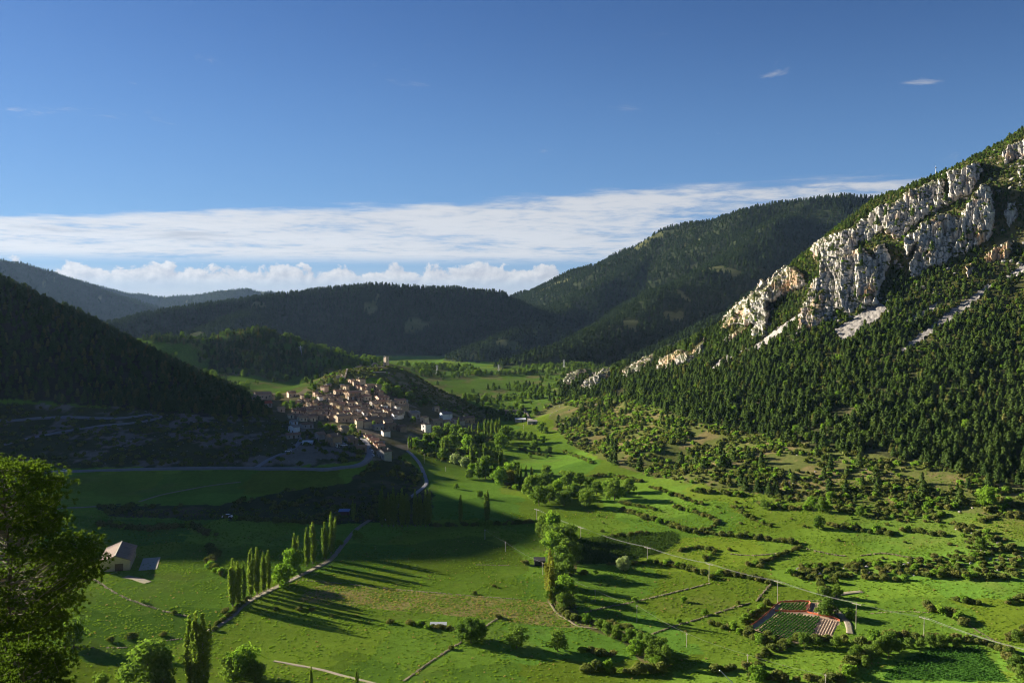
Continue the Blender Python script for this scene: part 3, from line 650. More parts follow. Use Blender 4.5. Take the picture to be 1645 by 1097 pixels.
CLIFF_PTS = []
def build_cliff(key, poly, label):
    x0, x1 = min(p[0] for p in poly)-6, max(p[0] for p in poly)+6; y0, y1 = min(p[1] for p in poly)-6, max(p[1] for p in poly)+6
    st = 1.0; gx, gy = np.meshgrid(np.arange(x0, x1+st, st), np.arange(y0, y1+st, st)); gy = gy[::-1]
    jx, jy = gx+perlin(gx*.11, gy*.11, 1.)*4+perlin(gx*.33, gy*.33, 2.)*2.2, gy+perlin(gx*.11, gy*.11, 7.)*4+perlin(gx*.33, gy*.33, 3.)*2.2
    pc = np.mean(poly, axis=0); poly = [(pc[0]+(a_-pc[0])*1.1, pc[1]+(b_-pc[1])*1.1) for a_, b_ in poly]
    ins = inpoly(jx, jy, poly); ed = np.where(ins, edge_dist(jx, jy, poly), 0)
    P = hit(gx.ravel(), gy.ravel(), 400).reshape(gx.shape+(3,))
    size = min(x1-x0, y1-y0); ramp = sstep(ed, 0, min(4, size*.18))
    # the face stands steeper than the hillside: its foot is on the slope, its top leans out from it
    D = np.where(ins, P[..., 1], np.inf); db = D.min(0); okc = np.isfinite(db)
    if not okc.any(): return
    cx = np.arange(len(db)); db = np.interp(cx, cx[okc], db[okc]); wn = 13; pad = np.pad(db, wn, 'edge')
    db = np.array([pad[q:q+2*wn+1].min() for q in range(len(db))]); pad = np.pad(db, wn, 'edge'); db = np.convolve(pad, np.ones(2*wn+1)/(2*wn+1), 'valid')
    dn = np.minimum(db[None]+np.maximum(P[..., 1]-db[None], 0)*.58, P[..., 1]); dn = np.where(ins, P[..., 1]+(dn-P[..., 1])*ramp, P[..., 1])
    H0_ = P.copy(); rx, ry, rz_ = ray(gx, gy); P = np.stack([rx/ry*dn, dn, CAMZ+rz_/ry*dn], -1)   # survey points on that steeper face
    X, Y, Z = P[..., 0], P[..., 1], P[..., 2]
    # slabs: columns of unequal width broken by cracks, then flutes and small blocks
    a = X/Y*900.0; wa = perlin(a/17, Y/40, Z/29)
    def blocks(wd, ht, wk, s):
        c = np.floor(a/wd+wa*wk+s*3.3).astype(np.int64); off = _h(c, c*0+s, c*0)/511.0; r = np.floor(Z/ht+off*3+wa*wk*.6).astype(np.int64)
        return _h(c, r, c*0+s)/511.0-.5
    f1 = 1-np.abs(perlin(a/24, Y/60, Z/110)); f2 = 1-np.abs(perlin(a/8+9, Y/30, Z/40)); f3 = 1-np.abs(perlin(a/3.2, Y/9, Z/13)); f4 = perlin(X/1.6, Y/1.6, Z/2.6)
    crack = np.exp(-(perlin(a/7+3, Y/60, Z/42)/.10)**2)*4.0+np.exp(-(perlin(a/3.2+7, Y/30, Z/17)/.12)**2)*2.0+np.exp(-(perlin(a/14, Y/60, Z/7)/.08)**2)*1.4
    rel = 7*(f1-.6)+2.6*(f2-.55)+2.2*(f3-.5)+3.4*blocks(17, 60, 1.3, 1)+1.5*blocks(6.2, 34, 1.6, 2)+1.1*blocks(2.4, 10, 2.0, 3)+.8*f4-crack
    amp = min(1.0, .35+size/70)
    d = -1.2+ramp*(2.6+rel*amp)
    nx, ny, nz = -.70, -.68, .12
    Q = P+np.stack([d*nx, d*ny, d*nz], -1)
    lm = ins & (perlin(gx*.10, gy*.16, 4.4)+.6*perlin(gx*.35, gy*.35, 9.) > .50) & (rng.random(gx.shape) < .20); CLIFF_PTS.extend(Q[lm].tolist())
    Q[..., 2] += ramp*(.9*perlin(X/5, Y/5, Z/5)+.5*perlin(X/2, Y/2, Z/2))
    n, k = gx.shape; I = np.arange(n*k).reshape(n, k); keep = ins[:-1, :-1] & ins[1:, 1:] & ins[:-1, 1:] & ins[1:, :-1]
    keep &= np.abs(np.diff(H0_[..., 1], axis=0))[:, :-1] < 60
    q = np.stack([I[:-1, :-1], I[:-1, 1:], I[1:, 1:], I[1:, :-1]], -1)[keep]
    if len(q) == 0: return
    # close the back: border edges run into the hillside behind
    e = np.concatenate([q[:, [0, 1]], q[:, [1, 2]], q[:, [2, 3]], q[:, [3, 0]]]); key = np.sort(e, 1); _, ix, ct = np.unique(key[:, 0].astype(np.int64)*(n*k)+key[:, 1], return_index=True, return_counts=True); be = e[ix[ct == 1]]
    back = H0_.reshape(-1, 3)+np.array([1.5, 2.2, -1.5]); AV = np.concatenate([Q.reshape(-1, 3), back]); q = np.concatenate([q, np.stack([be[:, 1], be[:, 0], be[:, 0]+n*k, be[:, 1]+n*k], 1)])
    u, inv = np.unique(q.ravel(), return_inverse=True)
    V = AV[u]; c = V.mean(0); V = V-c
    me = mesh_np('limestone_cliff', V, inv.reshape(-1, 4), M['rock'])
    tag(obj('limestone_cliff', me, None, c), label, 'cliff', 'limestone cliffs on the mountain')
for c in CLIFFS: build_cliff(*c)
def draped(name, poly, lift, mat, step, label=None, kind='structure', rough=0.0):
    x0, x1 = min(p[0] for p in poly), max(p[0] for p in poly); y0, y1 = min(p[1] for p in poly), max(p[1] for p in poly)
    gx, gy = np.meshgrid(np.arange(x0-step, x1+2*step, step), np.arange(y0-step, y1+2*step, step)); gy = gy[::-1]
    w = perlin(gx*.2, gy*.2, 2.)*rough; ins = inpoly(gx+w, gy+w, poly); P = hit(gx.ravel(), gy.ravel(), 200).reshape(gx.shape+(3,)); P[..., 2] += lift+(rough > 0)*(perlin(P[..., 0]/3.5, P[..., 1]/3.5, 1.)*.7+perlin(P[..., 0]/1.4, P[..., 1]/1.4, 2.)*.35)
    I = np.arange(gx.size).reshape(gx.shape); keep = ins[:-1, :-1] & ins[1:, 1:]
    q = np.stack([I[:-1, :-1], I[:-1, 1:], I[1:, 1:], I[1:, :-1]], -1)[keep]
    u, inv = np.unique(q.ravel(), return_inverse=True)
    return tag(obj(name, mesh_np(name, P.reshape(-1, 3)[u], inv.reshape(-1, 4), mat, True)), label, kind=kind)
for lb, poly in SCREES: draped('scree_slope', poly, .45, M['scree'], 1.2, lb, rough=3.0)

# ------------------------------------------------------------------ roads and tracks
def polyline(pts, step):
    P = [np.array(p, float) for p in pts]; out = []
    # catmull-rom through the points, then even steps
    for i in range(len(P)-1):
        p0 = P[max(i-1, 0)]; p1 = P[i]; p2 = P[i+1]; p3 = P[min(i+2, len(P)-1)]
        for t in np.linspace(0, 1, 24, endpoint=False):
            out.append(.5*((2*p1)+(-p0+p2)*t+(2*p0-5*p1+4*p2-p3)*t*t+(-p0+3*p1-3*p2+p3)*t**3))
    out.append(P[-1]); out = np.array(out); s = np.concatenate([[0], np.cumsum(np.linalg.norm(np.diff(out, axis=0), axis=1))])
    n = max(2, int(s[-1]/step)+1); u = np.linspace(0, s[-1], n); return np.stack([np.interp(u, s, out[:, k]) for k in range(out.shape[1])], 1)
def ground_path(px_pts, step=2.0):
    P = hit([p[0] for p in px_pts], [p[1] for p in px_pts]); return polyline(P[:, :2], step)
def road(name, px_pts, width, mat, label, lift=.22, thick=.6):
    L = ground_path(px_pts, 2.5); T = np.gradient(L, axis=0); T /= np.maximum(np.linalg.norm(T, axis=1, keepdims=True), 1e-6); Nn = np.stack([-T[:, 1], T[:, 0]], 1)
    offs = np.linspace(-.5, .5, 5)*width; wob = perlin(np.arange(len(L))*.35, 3.1)*.12*width
    X = L[:, None, 0]+Nn[:, None, 0]*(offs[None]+wob[:, None]*np.sign(offs)[None]); Y = L[:, None, 1]+Nn[:, None, 1]*(offs[None]+wob[:, None]*np.sign(offs)[None])
    zc = hz(X, Y).max(1); k = np.ones(5)/5; zc = np.convolve(np.pad(zc, 2, 'edge'), k, 'valid'); Z = np.repeat((zc+lift)[:, None], 5, 1)
    Z = np.maximum(Z, hz(X, Y)+.08)
    n = len(L); V = np.stack([X, Y, Z], -1).reshape(-1, 3); I = np.arange(n*5).reshape(n, 5)
    q = np.stack([I[:-1, :-1], I[1:, :-1], I[1:, 1:], I[:-1, 1:]], -1).reshape(-1, 4)[:, ::-1]
    sk = np.concatenate([V, V[I[:, 0]]-[0, 0, thick+1.2], V[I[:, -1]]-[0, 0, thick+1.2]]); A = n*5+np.arange(n); B = n*6+np.arange(n)
    s1 = np.stack([I[:-1, 0], I[1:, 0], A[1:], A[:-1]], -1); s2 = np.stack([I[1:, -1], I[:-1, -1], B[:-1], B[1:]], -1)
    tag(obj(name, mesh_np(name, sk, np.concatenate([q, s1, s2]), mat, False)), label, kind='structure'); return L
road('road', [(60,759),(93,758),(217,754),(356,752),(440,753),(513,754),(549,751),(574,748),(588,741),(594,730),(592,718),(586,708),(577,697)], 4.6, M['asphalt'], 'main grey road running level through the shade into the village')
road('road', [(-30,722),(0,716),(37,706),(93,695),(155,685),(217,679),(250,673),(257,669),(240,666),(217,669),(177,672),(62,672),(-30,669)], 4.2, M['asphalt'], 'hairpin road bending on the dark hillside')
road('road', [(412,751),(434,737),(465,724),(478,714),(487,702)], 3.4, M['asphalt'], 'branch road climbing from the main road to the lower houses')
road('track', [(320,1026),(335,1015),(371,991),(391,972),(432,950),(466,933),(500,916),(531,899),(551,875),(573,850),(594,835)], 2.3, M['dirt'], 'pale dirt track winding past the poplar rows')
road('track', [(440,1062),(463,1066),(517,1076),(553,1086),(608,1099)], 1.0, M['dirt'], 'thin dirt track near the bottom edge')
road('track', [(201,926),(220,930),(238,936)], 3.2, M['dirt'], 'short dirt drive in front of the barn')
road('track', [(-10,1027),(0,1023),(44,1006),(71,991)], 1.8, M['dirt'], 'dirt track under the large pine at the left edge')
road('track', [(84,852),(90,833),(88,820),(102,816),(130,815),(161,813)], 1.7, M['dirt'], 'twisting farm track in deep shade beside the pine')
road('track', [(223,806),(263,794),(325,782),(387,774)], 1.2, M['dirt'], 'light track slanting across the shaded fields')
road('track', [(654,724),(664,733),(674,745),(681,761),(685,777),(671,790),(640,812),(605,832)], 2.4, M['asphalt'], 'narrow grey lane dropping from the village to the meadows')
road('track', [(840,656),(842,660),(847,667),(853,674),(858,682)], 4.0, M['dirt'], 'pale track on the spur at the bend of the valley')
road('track', [(1385,950),(1346,955),(1330,962),(1352,990),(1362,1000),(1366,1018)], 2.6, M['dirt'], 'stony farm track passing behind the vegetable garden')
road('track', [(884,968),(895,985),(915,997),(930,1006),(960,1010)], .9, M['drywall'], 'thin pale footpath at the stream hedge')

# ------------------------------------------------------------------ forests and scrub
_rm = np.maximum.accumulate((GZ-CAMZ)/GY, axis=0)
def visible(x, y, z, top=9.0):
    i = np.clip(np.searchsorted(DY, y)-2, 0, len(DY)-1); j = np.clip(np.searchsorted(TX, x/y), 0, len(TX)-1)
    px, py = project(x, y, z)
    return ((z+top-CAMZ)/y >= _rm[i, j]-.002) & (px > -40) & (px < W0+40) & (py < H0+60)
def cand(x0, x1, y0, y1, sp, seed=0, top=9.0):
    r = np.random.default_rng(seed); gx, gy = np.meshgrid(np.arange(x0, x1, sp), np.arange(y0, y1, sp))
    x = gx.ravel()+r.uniform(-.5, .5, gx.size)*sp; y = gy.ravel()+r.uniform(-.5, .5, gx.size)*sp
    k = np.abs(x/y) < .62; x, y = x[k], y[k]; z = hz(x, y); k = visible(x, y, z, top); x, y, z = x[k], y[k], z[k]
    px, py = project(x, y, z); return x, y, z, px, py, np.random.default_rng(seed+99)
def in_any(px, py, polys):
    m = np.zeros(np.shape(px), bool)
    for p in polys: m |= inpoly(px, py, p)
    return m
CL = [c[1] for c in CLIFFS]; SL = [s[1] for s in SCREES]
CLEAR = [[(1325,668),(1345,655),(1380,655),(1375,668),(1345,678)],[(1390,728),(1430,722),(1425,738),(1395,738)],[(1058,735),(1065,712),(1100,715),(1108,735),(1085,745)],
         [(930,750),(940,735),(965,725),(975,745),(950,760)],[(1440,760),(1520,755),(1560,775),(1500,785)],[(870,660),(900,650),(930,655),(915,672),(880,678)],[(985,630),(1000,622),(1012,634),(990,642)],
         [(1110,690),(1160,700),(1150,718),(1115,708)],[(1235,735),(1290,745),(1280,760),(1240,752)]]
PINES = []      # (x,y,z,scale)
x, y, z, px, py, r = cand(20, 720, 380, 1010, 3.4, 1)
nz = perlin(x/34, y/34, 2.2); m = inpoly(px+nz*10, py+nz*6, Z_FORR) & ~in_any(px, py, SL+CLEAR)
cl = in_any(px, py, CL); m &= (~cl | (r.random(len(x)) < .03)); m &= ~in_any(px, py-4, CL) | (r.random(len(x)) < .30); m &= r.random(len(x)) < np.where(nz < -.4, .50, .93)
upper = inpoly(px, py, [(880,660),(1165,535),(1300,500),(1660,400),(1700,150),(1400,300),(1165,500),(900,610)])
m &= r.random(len(x)) < np.where(upper & (py > np.interp(px, [880,1165,1300,1645], [640,560,470,330])), .85, 1.0)
k = np.where(m)[0]; PINES += list(zip(x[k], y[k], z[k], (.34+.66*r.random(len(k))**1.3)*(1.0+.35*sstep(nz[k], .0, .8))*np.where(cl[k], .45, 1)*np.interp(z[k], [20, 90, 150], [1.0, .85, .58])))
x, y, z, px, py, r = cand(0, 420, 380, 960, 6.0, 2)
nz = perlin(x/26, y/26, 9.2); m = inpoly(px, py, Z_SCRUB) & ~in_any(px, py, CLEAR) & (r.random(len(x)) < .07+.45*sstep(nz, .05, .6))
k = np.where(m)[0]; PINES += list(zip(x[k], y[k], z[k], r.uniform(.45, 1.0, len(k))))
PINES = np.array(PINES); PINES = PINES[np.argsort(PINES[:, 1])]
near = PINES[:300]; o_ = np.argsort(project(near[:, 0], near[:, 1], near[:, 2])[0]); near = near[o_]
for i, p in enumerate(near):
    tree('pine_tree', PINE[i*7 % 4], (p[0], p[1], p[2]-.2), float(p[3]*random.uniform(.95, 1.1)), 'dark green pine, %s from the left along the lower forest edge' % nth(i+1), 'pine tree', 'pines along the lower edge of the mountain forest')
scatter('pine_forest', PINES[300:, :3]-[0, 0, .3], PINES[300:, 3]*np.where((_k := rng.choice(7, len(PINES)-300, p=[.23, .23, .19, .21, .05, .05, .04])) > 4, .7, 1.0), MIDPINE+[BROADJ[0], BROADJ[2]], _k, 'dense dark pine forest covering the rocky mountainside', 'forest')
# other wooded slopes
def wood(name, box, sp, zones, src, sc, label, seed, lab=None, dens=.92, ywarp=0):
    x, y, z, px, py, r = cand(*box, sp, seed, 14.0)
    m = np.ones(len(x), bool)
    if zones: m &= in_any(px, py, zones)
    if lab is not None:
        i = np.clip(np.searchsorted(DY, y)-1, 0, len(DY)-2); j = np.clip(np.searchsorted(TX, x/y)-1, 0, len(TX)-2); m &= np.isin(GL[i, j], lab)
    nz = perlin(x/60, y/60, 4.4); m &= r.random(len(x)) < np.where(nz < -.45, dens*.6, dens)
    if lab is not None: m &= (fbm(x/150, y/220, 3.9, 3) < .60) | (r.random(len(x)) < .15)
    k = np.where(m)[0]; scatter(name, np.stack([x[k], y[k], z[k]-.5], 1), r.uniform(sc[0], sc[1], len(k)), src, r.integers(0, len(src), len(k)), label, 'forest'); print(name, len(k))
wood('shaded_forest', (-700, -60, 560, 1000), 4.6, [Z_LEFT], MIDPINE, (.55, 1.05), 'black pine forest on the shaded hillside at the left', 3)
wood('knoll_forest', (-620, -150, 980, 1420), 5.5, [Z_SHILL], MIDPINE, (.6, 1.1), 'dark pine wood on the small knoll behind the village', 4)
wood('hill_forest', (-1050, 400, 1300, 2500), 8.5, None, FARPINE, (.75, 1.3), 'dark forest over the long hill behind the village', 5, [1])
wood('mountain_forest', (-300, 1500, 1260, 3600), 10.0, None, FARPINE, (.8, 1.45), 'dark forest over the large mountain behind the spur', 6, [2], .9)
wood('distant_forest', (-3400, -300, 2600, 6700), 21.0, None, FARPINE, (.9, 1.5), 'hazy forest on the distant blue ridges', 7, [3, 4], .8)
# broken woodland and bushes on the valley behind the village
x, y, z, px, py, r = cand(-620, 420, 870, 1620, 7.0, 8)
i = np.clip(np.searchsorted(DY, y)-1, 0, len(DY)-2); j = np.clip(np.searchsorted(TX, x/y)-1, 0, len(TX)-2)
nz = perlin(x/38, y/60, 5.5)+.5*perlin(x/14, y/24, 1.5)
OPEN = [[(405,640),(395,622),(480,610),(486,632),(470,640)],[(250,572),(300,575),(330,598),(290,590)],[(340,600),(420,606),(440,616),(380,618)],[(690,612),(760,606),(850,603),(880,608),(800,622),(720,626)],
        [(745,632),(830,628),(830,640),(760,642)],[(760,592),(830,588),(845,598),(780,602)],[(815,650),(850,648),(850,660),(815,660)]]
m = (GL[i, j] == 0) & ~inpoly(px, py, Z_FORR) & ~inpoly(px, py, Z_SHILL) & ~inpoly(px, py, Z_HILL) & ~inpoly(px, py, Z_SCRUB) & ~in_any(px, py+nz*3, OPEN) & (r.random(len(x)) < .12+.75*sstep(nz, -.1, .45)) & ~inpoly(px, py, [(400,660),(400,625),(500,625),(500,660)])
k = np.where(m)[0]; src = [MIDPINE[0], MIDPINE[1], BROADJ[0], BROADJ[1]]
scatter('valley_woodland', np.stack([x[k], y[k], z[k]-.3], 1), r.uniform(.4, .95, len(k)), src, r.integers(0, 4, len(k)), 'patchy trees and thickets between the fields behind the village', 'woodland'); print('valley', len(k))
# scrub: mountain foot, crag ledges, castle hill, shaded terraces
def scrub(name, box, sp, zones, src, w, sc, label, seed, dens=(.2, .7), ns=20, avoid=()):
    x, y, z, px, py, r = cand(*box, sp, seed, 4.0); nz = perlin(x/ns, y/ns, seed*1.7)
    m = in_any(px, py, zones) & (r.random(len(x)) < dens[0]+(dens[1]-dens[0])*sstep(nz, -.1, .5))
    if len(avoid): m &= ~in_any(px, py, avoid)
    k = np.where(m)[0]; scatter(name, np.stack([x[k], y[k], z[k]-.1], 1), r.uniform(sc[0], sc[1], len(k)), src, r.choice(len(src), len(k), p=w), label, 'scrub'); print(name, len(k))
SB = [SHRUBLO[0], SHRUBLO[1], SHRUBLO[2], SHRUBLO[3]]
scrub('slope_scrub', (0, 420, 370, 960), 2.5, [Z_SCRUB], SB, [.28, .24, .18, .30], (.45, 1.5), 'mixed scrub over the foot of the mountain', 11, (.24, .9), 20, CLEAR)
scrub('crag_scrub', (40, 720, 600, 1010), 2.7, [Z_FORR], SB, [.4, .3, .2, .1], (.4, 1.1), 'low scrub between the pines and crags', 12, (.40, .85), 18, CL+SL)
scrub('castle_scrub', (-260, 20, 600, 960), 2.6, [Z_HILL], SB, [.4, .2, .3, .1], (.4, 1.15), 'low dark scrub on the castle hill', 13, (.22, .62), 16)
scrub('terrace_scrub', (-480, -60, 420, 720), 3.4, [Z_TERR, Z_BANK], SB, [.4, .3, .3, 0], (.5, 1.5), 'dark scrub on the shaded terraces and banks', 14, (.15, .7), 24)

CP_ = np.array(CLIFF_PTS); print('ledge', len(CP_)); scatter('ledge_scrub', CP_-[0, 0, .5], rng.uniform(.35, .95, len(CP_)), SB+[MIDPINE[0]], rng.choice(5, len(CP_), p=[.38, .28, .2, .10, .04]), 'shrubs and stunted pines growing on the crag ledges', 'scrub')
# ------------------------------------------------------------------ poplars and broadleaf trees
def stand(px, py): return hit(px, py)[0]
POPL = []
def poplars(rows, phrase, group, kinds=POPLAR, base='tall slim poplar', count_from='left'):
    rows = sorted(rows)
    for i, (bx, by, ty) in enumerate(rows):
        p = stand(bx, by); d = p[1]; h = (by-ty)/F*d*1.02
        lab = ('%s, %s from the %s %s' % (base, nth(i+1), count_from, phrase)) if len(rows) > 1 else '%s %s' % (base, phrase)
        tree('poplar_tree', kinds[(i*5+int(bx)) % len(kinds)], (p[0], p[1], p[2]-.3), (float(h/20)*random.uniform(.85, 1.05), float(h/20)*random.uniform(.85, 1.05), float(h/20)), lab, 'poplar tree', group)
poplars([(473,916,855),(493,909,846),(503,905,838),(522,898,837),(532,889,821)], 'in the sunlit row by the track bend', 'poplars along the dirt track')
poplars([(374,974,895),(382,971,900),(391,965,899),(403,958,880),(413,954,877),(423,950,886),(431,946,882)], 'in the close-set clump beside the dirt track', 'poplars along the dirt track')
poplars([(306,1103,984),(316,1106,978),(327,1108,982)], 'in the tall twin-topped group at the bottom edge', 'poplars at the bottom edge')
poplars([(500,1110,1066),(573,1112,1073)], 'cut by the bottom edge', 'poplars at the bottom edge')
poplars([(567,836,802)], 'standing alone beside the dark hut', 'single poplars')
poplars([(740,840,793),(783,843,786)], 'of the shaded meadow pair', 'poplars on the shaded meadow')
poplars([(614,845,782),(624,845,790),(632,846,782),(646,846,783),(655,846,792),(667,845,785),(676,846,794),(684,846,786),(690,844,783)], 'in the dark row with sunlit tips', 'poplars in the dark row')
poplars([(883,968,880),(886,972,892)], 'with yellowing leaves by the stream hedge', 'yellowing poplars', POPYEL, 'thin fading poplar')
q8 = lambda a, b: (640+a/6.096, 600+b/6.096)
def pop8(lst): 
    out = []
    for a, t, b in lst: (bx, by), (_, ty) = q8(a, b), q8(a, t); out.append((bx, by, ty))
    return out
poplars(pop8([(590,425,590),(690,500,610),(722,490,605),(785,470,610),(850,440,610),(880,445,610),(912,440,605),(958,450,605),(990,430,605)]), 'in the rear riverside row below the village', 'riverside poplars')
poplars(pop8([(715,660,890),(742,720,890),(800,690,905),(832,680,910),(850,675,915),(900,700,915),(930,720,910),(962,730,915),(992,740,920),(1018,750,920)]), 'in the tall middle riverside row', 'riverside poplars')
poplars(pop8([(430,640,780),(455,650,790),(495,670,800),(128,610,740),(105,600,735)]), 'in the riverside clump nearest the village', 'riverside poplars')
poplars(pop8([(1200,890,1110),(1250,890,1115),(1302,905,1120),(1355,970,1130),(1165,900,1110)]), 'in the front riverside row above the lit hedge', 'riverside poplars')
q1 = lambda a, b: (400+a/3.576, 540+b/3.576)
def broad(lst, phrase, group, cat='tree'):
    lst = sorted(lst)
    for i, (bx, by, ty, kind) in enumerate(lst):
        p = stand(bx, by); h = (by-ty)/F*p[1]*(1.22 if 'riverside' in phrase or 'stream hedge' in phrase else 1.02); src = {'b': BROAD, 'g': BRIGHT, 's': SILVER, 'y': YELLOW}[kind]; pr = src[(i*3+int(by)) % len(src)]
        cn = {'b': 'green', 'g': 'bright green', 's': 'silvery', 'y': 'yellow-green'}[kind]; h0 = 9 if kind in 'by' else 8
        lab = '%s broadleaf tree, %s from the left %s' % (cn, nth(i+1), phrase) if len(lst) > 1 else '%s broadleaf tree %s' % (cn, phrase)
        s = float(h/h0); tree('broadleaf_tree', pr, (p[0], p[1], p[2]-.2), (s*random.uniform(.9, 1.2), s*random.uniform(.9, 1.2), s), lab, cat, group)
B8 = [(270,600,690,'b'),(380,640,720,'g'),(460,640,760,'b'),(530,620,720,'b'),(620,600,700,'b'),(690,640,770,'g'),(760,610,690,'b'),(1050,540,680,'b'),(1000,610,740,'b'),(430,750,840,'b'),(330,690,770,'g'),
      (560,800,890,'s'),(650,830,920,'s'),(715,890,960,'g'),(700,950,1030,'b'),(850,850,1030,'b'),(790,900,1030,'b'),(920,900,1040,'b'),(1000,940,1090,'g'),(1080,900,1030,'g'),(1100,960,1080,'y'),(1150,890,1010,'b'),
      (480,500,600,'b'),(380,530,640,'b'),(560,520,640,'b'),(640,560,680,'b'),(1030,620,700,'g'),(820,600,700,'b'),(170,640,730,'g'),(300,620,700,'b'),(240,660,740,'b')]
broad([q8(a, b)+(q8(a, t)[1], k) for a, t, b, k in B8], 'in the riverside wood below the village', 'riverside broadleaf trees')
broad([q8(a, b)+(q8(a, t)[1], k) for a, t, b, k in [(1130,560,645,'b'),(1180,560,648,'b'),(1232,562,650,'b'),(1290,565,652,'b'),(1330,590,655,'b')]], 'in the short avenue across the far meadow', 'avenue trees')
broad([q8(a, b)+(q8(a, t)[1], k) for a, t, b, k in [(1400,470,580,'b'),(1440,520,590,'b'),(1330,650,760,'b'),(1410,600,680,'g'),(1470,710,780,'b'),(1240,710,760,'b'),(1290,770,825,'b'),(1450,780,830,'b'),(1450,890,1000,'b'),(1500,960,1020,'b'),(1380,720,770,'b')]], 'scattered over the far meadow by the spur', 'meadow trees')
q5 = lambda a, b: (860+a/3.461, 780+b/3.461)
q6 = lambda a, b: (1205+a/3.461, 780+b/3.461)
q4 = lambda a, b: (480+a/3.427, 780+b/3.427)
q3 = lambda a, b: (a/2.9375, 780+b/2.9375)
broad([q5(a, b)+(q5(a, t)[1], k) for a, t, b, k in [(20,20,110,'b'),(80,10,90,'b'),(160,40,110,'b'),(215,5,75,'b'),(280,35,120,'b'),(340,-15,50,'b'),(440,-25,80,'b'),(400,-20,40,'g'),(520,-30,40,'b'),(120,-20,50,'g'),(250,-60,0,'b'),(180,-70,10,'b'),(300,-40,20,'b'),(60,-60,20,'b'),(480,20,60,'b'),(-20,-40,60,'b')]], 'in the loose copse above the stream hedge', 'copse trees')
broad([q5(a, b)+(q5(a, t)[1], k) for a, t, b, k in [(60,175,290,'b'),(100,180,300,'g'),(130,230,350,'b'),(170,240,380,'b'),(110,280,400,'g'),(190,320,430,'b'),(140,360,480,'b'),(175,400,500,'b'),(180,520,620,'g'),(130,450,560,'b'),(160,590,680,'b'),(110,560,660,'b'),(90,240,330,'b')]], 'in the thick stream hedge between the meadows', 'stream hedge trees')
broad([q5(a, b)+(q5(a, t)[1], k) for a, t, b, k in [(400,750,830,'b'),(450,770,850,'b'),(520,790,870,'b'),(580,810,900,'b'),(560,850,940,'g'),(640,820,940,'b'),(690,840,960,'b'),(640,900,990,'b'),(720,890,1000,'b'),(360,740,800,'b'),(680,940,1010,'g')]], 'in the hedge curving towards the bottom edge', 'lower stream hedge trees')
broad([(757,1032,992,'b'),(742,1028,998,'b'),(772,1026,998,'b')], 'in the front meadow wall clump', 'front meadow trees')
broad([(830,1040,1003,'b')], 'standing alone between the wall clump and the hedge tree', 'front meadow trees')
broad([(896,1046,1010,'b')], 'with a short trunk beside the dark hedge bushes', 'front meadow trees')
broad([q3(a, b)+(q3(a, t)[1], k) for a, t, b, k in [(1385,295,405,'g'),(1330,365,475,'g')]], 'at the poplars by the track', 'track side trees')
broad([(238,1108,1028,'b'),(262,1110,1050,'b')], 'next to the tall bottom poplars', 'bottom edge trees')
broad([(393,1092,1036,'g'),(375,1096,1052,'b'),(410,1096,1060,'b')], 'in the group right of the bottom poplars', 'bottom edge trees')
broad([(163,1118,1080,'b')], 'peeping over the bottom edge left of the poplars', 'bottom edge trees')
broad([(119,1040,990,'b'),(106,1038,1010,'b')], 'at the edge of the pine shadow', 'bottom edge trees')
broad([q6(a, b)+(q6(a, t)[1], k) for a, t, b, k in [(770,810,930,'b'),(720,840,940,'b'),(670,880,960,'b'),(880,840,900,'b'),(1000,820,890,'b'),(590,880,960,'b'),(640,940,1010,'b'),(1060,820,900,'b'),(1150,840,900,'b'),(950,840,900,'b'),(820,850,920,'b')]], 'in the dark hedge above the crop field', 'crop field hedge trees')
broad([q6(a, b)+(q6(a, t)[1], k) for a, t, b, k in [(410,560,650,'b'),(430,620,720,'b'),(400,650,720,'b'),(480,545,620,'b'),(560,680,740,'g')]], 'behind the vegetable garden', 'garden trees')
broad([q6(a, b)+(q6(a, t)[1], k) for a, t, b, k in [(300,810,890,'b'),(130,830,880,'b'),(220,845,890,'b'),(480,830,900,'b'),(560,850,910,'b'),(380,840,890,'b'),(60,830,880,'b')]], 'in the hedge under the vegetable garden', 'garden trees')
broad([q6(a, b)+(q6(a, t)[1], k) for a, t, b, k in [(1480,940,1040,'b'),(1510,990,1080,'b'),(1440,900,960,'b'),(1480,800,860,'b')]], 'in the hedge at the lower right corner', 'corner hedge trees')
broad([q6(a, b)+(q6(a, t)[1], k) for a, t, b, k in [(1330,10,120,'g'),(1300,20,110,'g'),(340,60,120,'g'),(610,110,170,'b'),(380,165,240,'b'),(1280,280,360,'b'),(400,80,150,'b'),(80,75,130,'b'),(450,30,80,'g')]], 'on the upper terraces under the forest', 'terrace trees')
broad([q1(a, b)+(q1(a, t)[1], k) for a, t, b, k in [(790,270,330,'b'),(850,285,350,'b'),(925,315,370,'b'),(1210,395,430,'b'),(250,370,420,'b'),(210,375,420,'b'),(290,385,425,'b'),(170,320,370,'b'),(600,505,560,'b'),(715,485,520,'b'),(945,460,500,'b'),(410,490,530,'g'),(450,500,540,'g'),(490,505,545,'g'),(640,540,560,'b'),(440,180,215,'b'),(500,170,200,'b'),(625,145,175,'g'),(680,135,170,'g'),(470,240,280,'b'),(370,270,310,'b'),(330,330,370,'b'),(570,440,460,'g'),(710,300,330,'b'),(870,320,360,'g'),(985,375,410,'b'),(1010,350,390,'b')]], 'among the village houses and gardens', 'village trees')
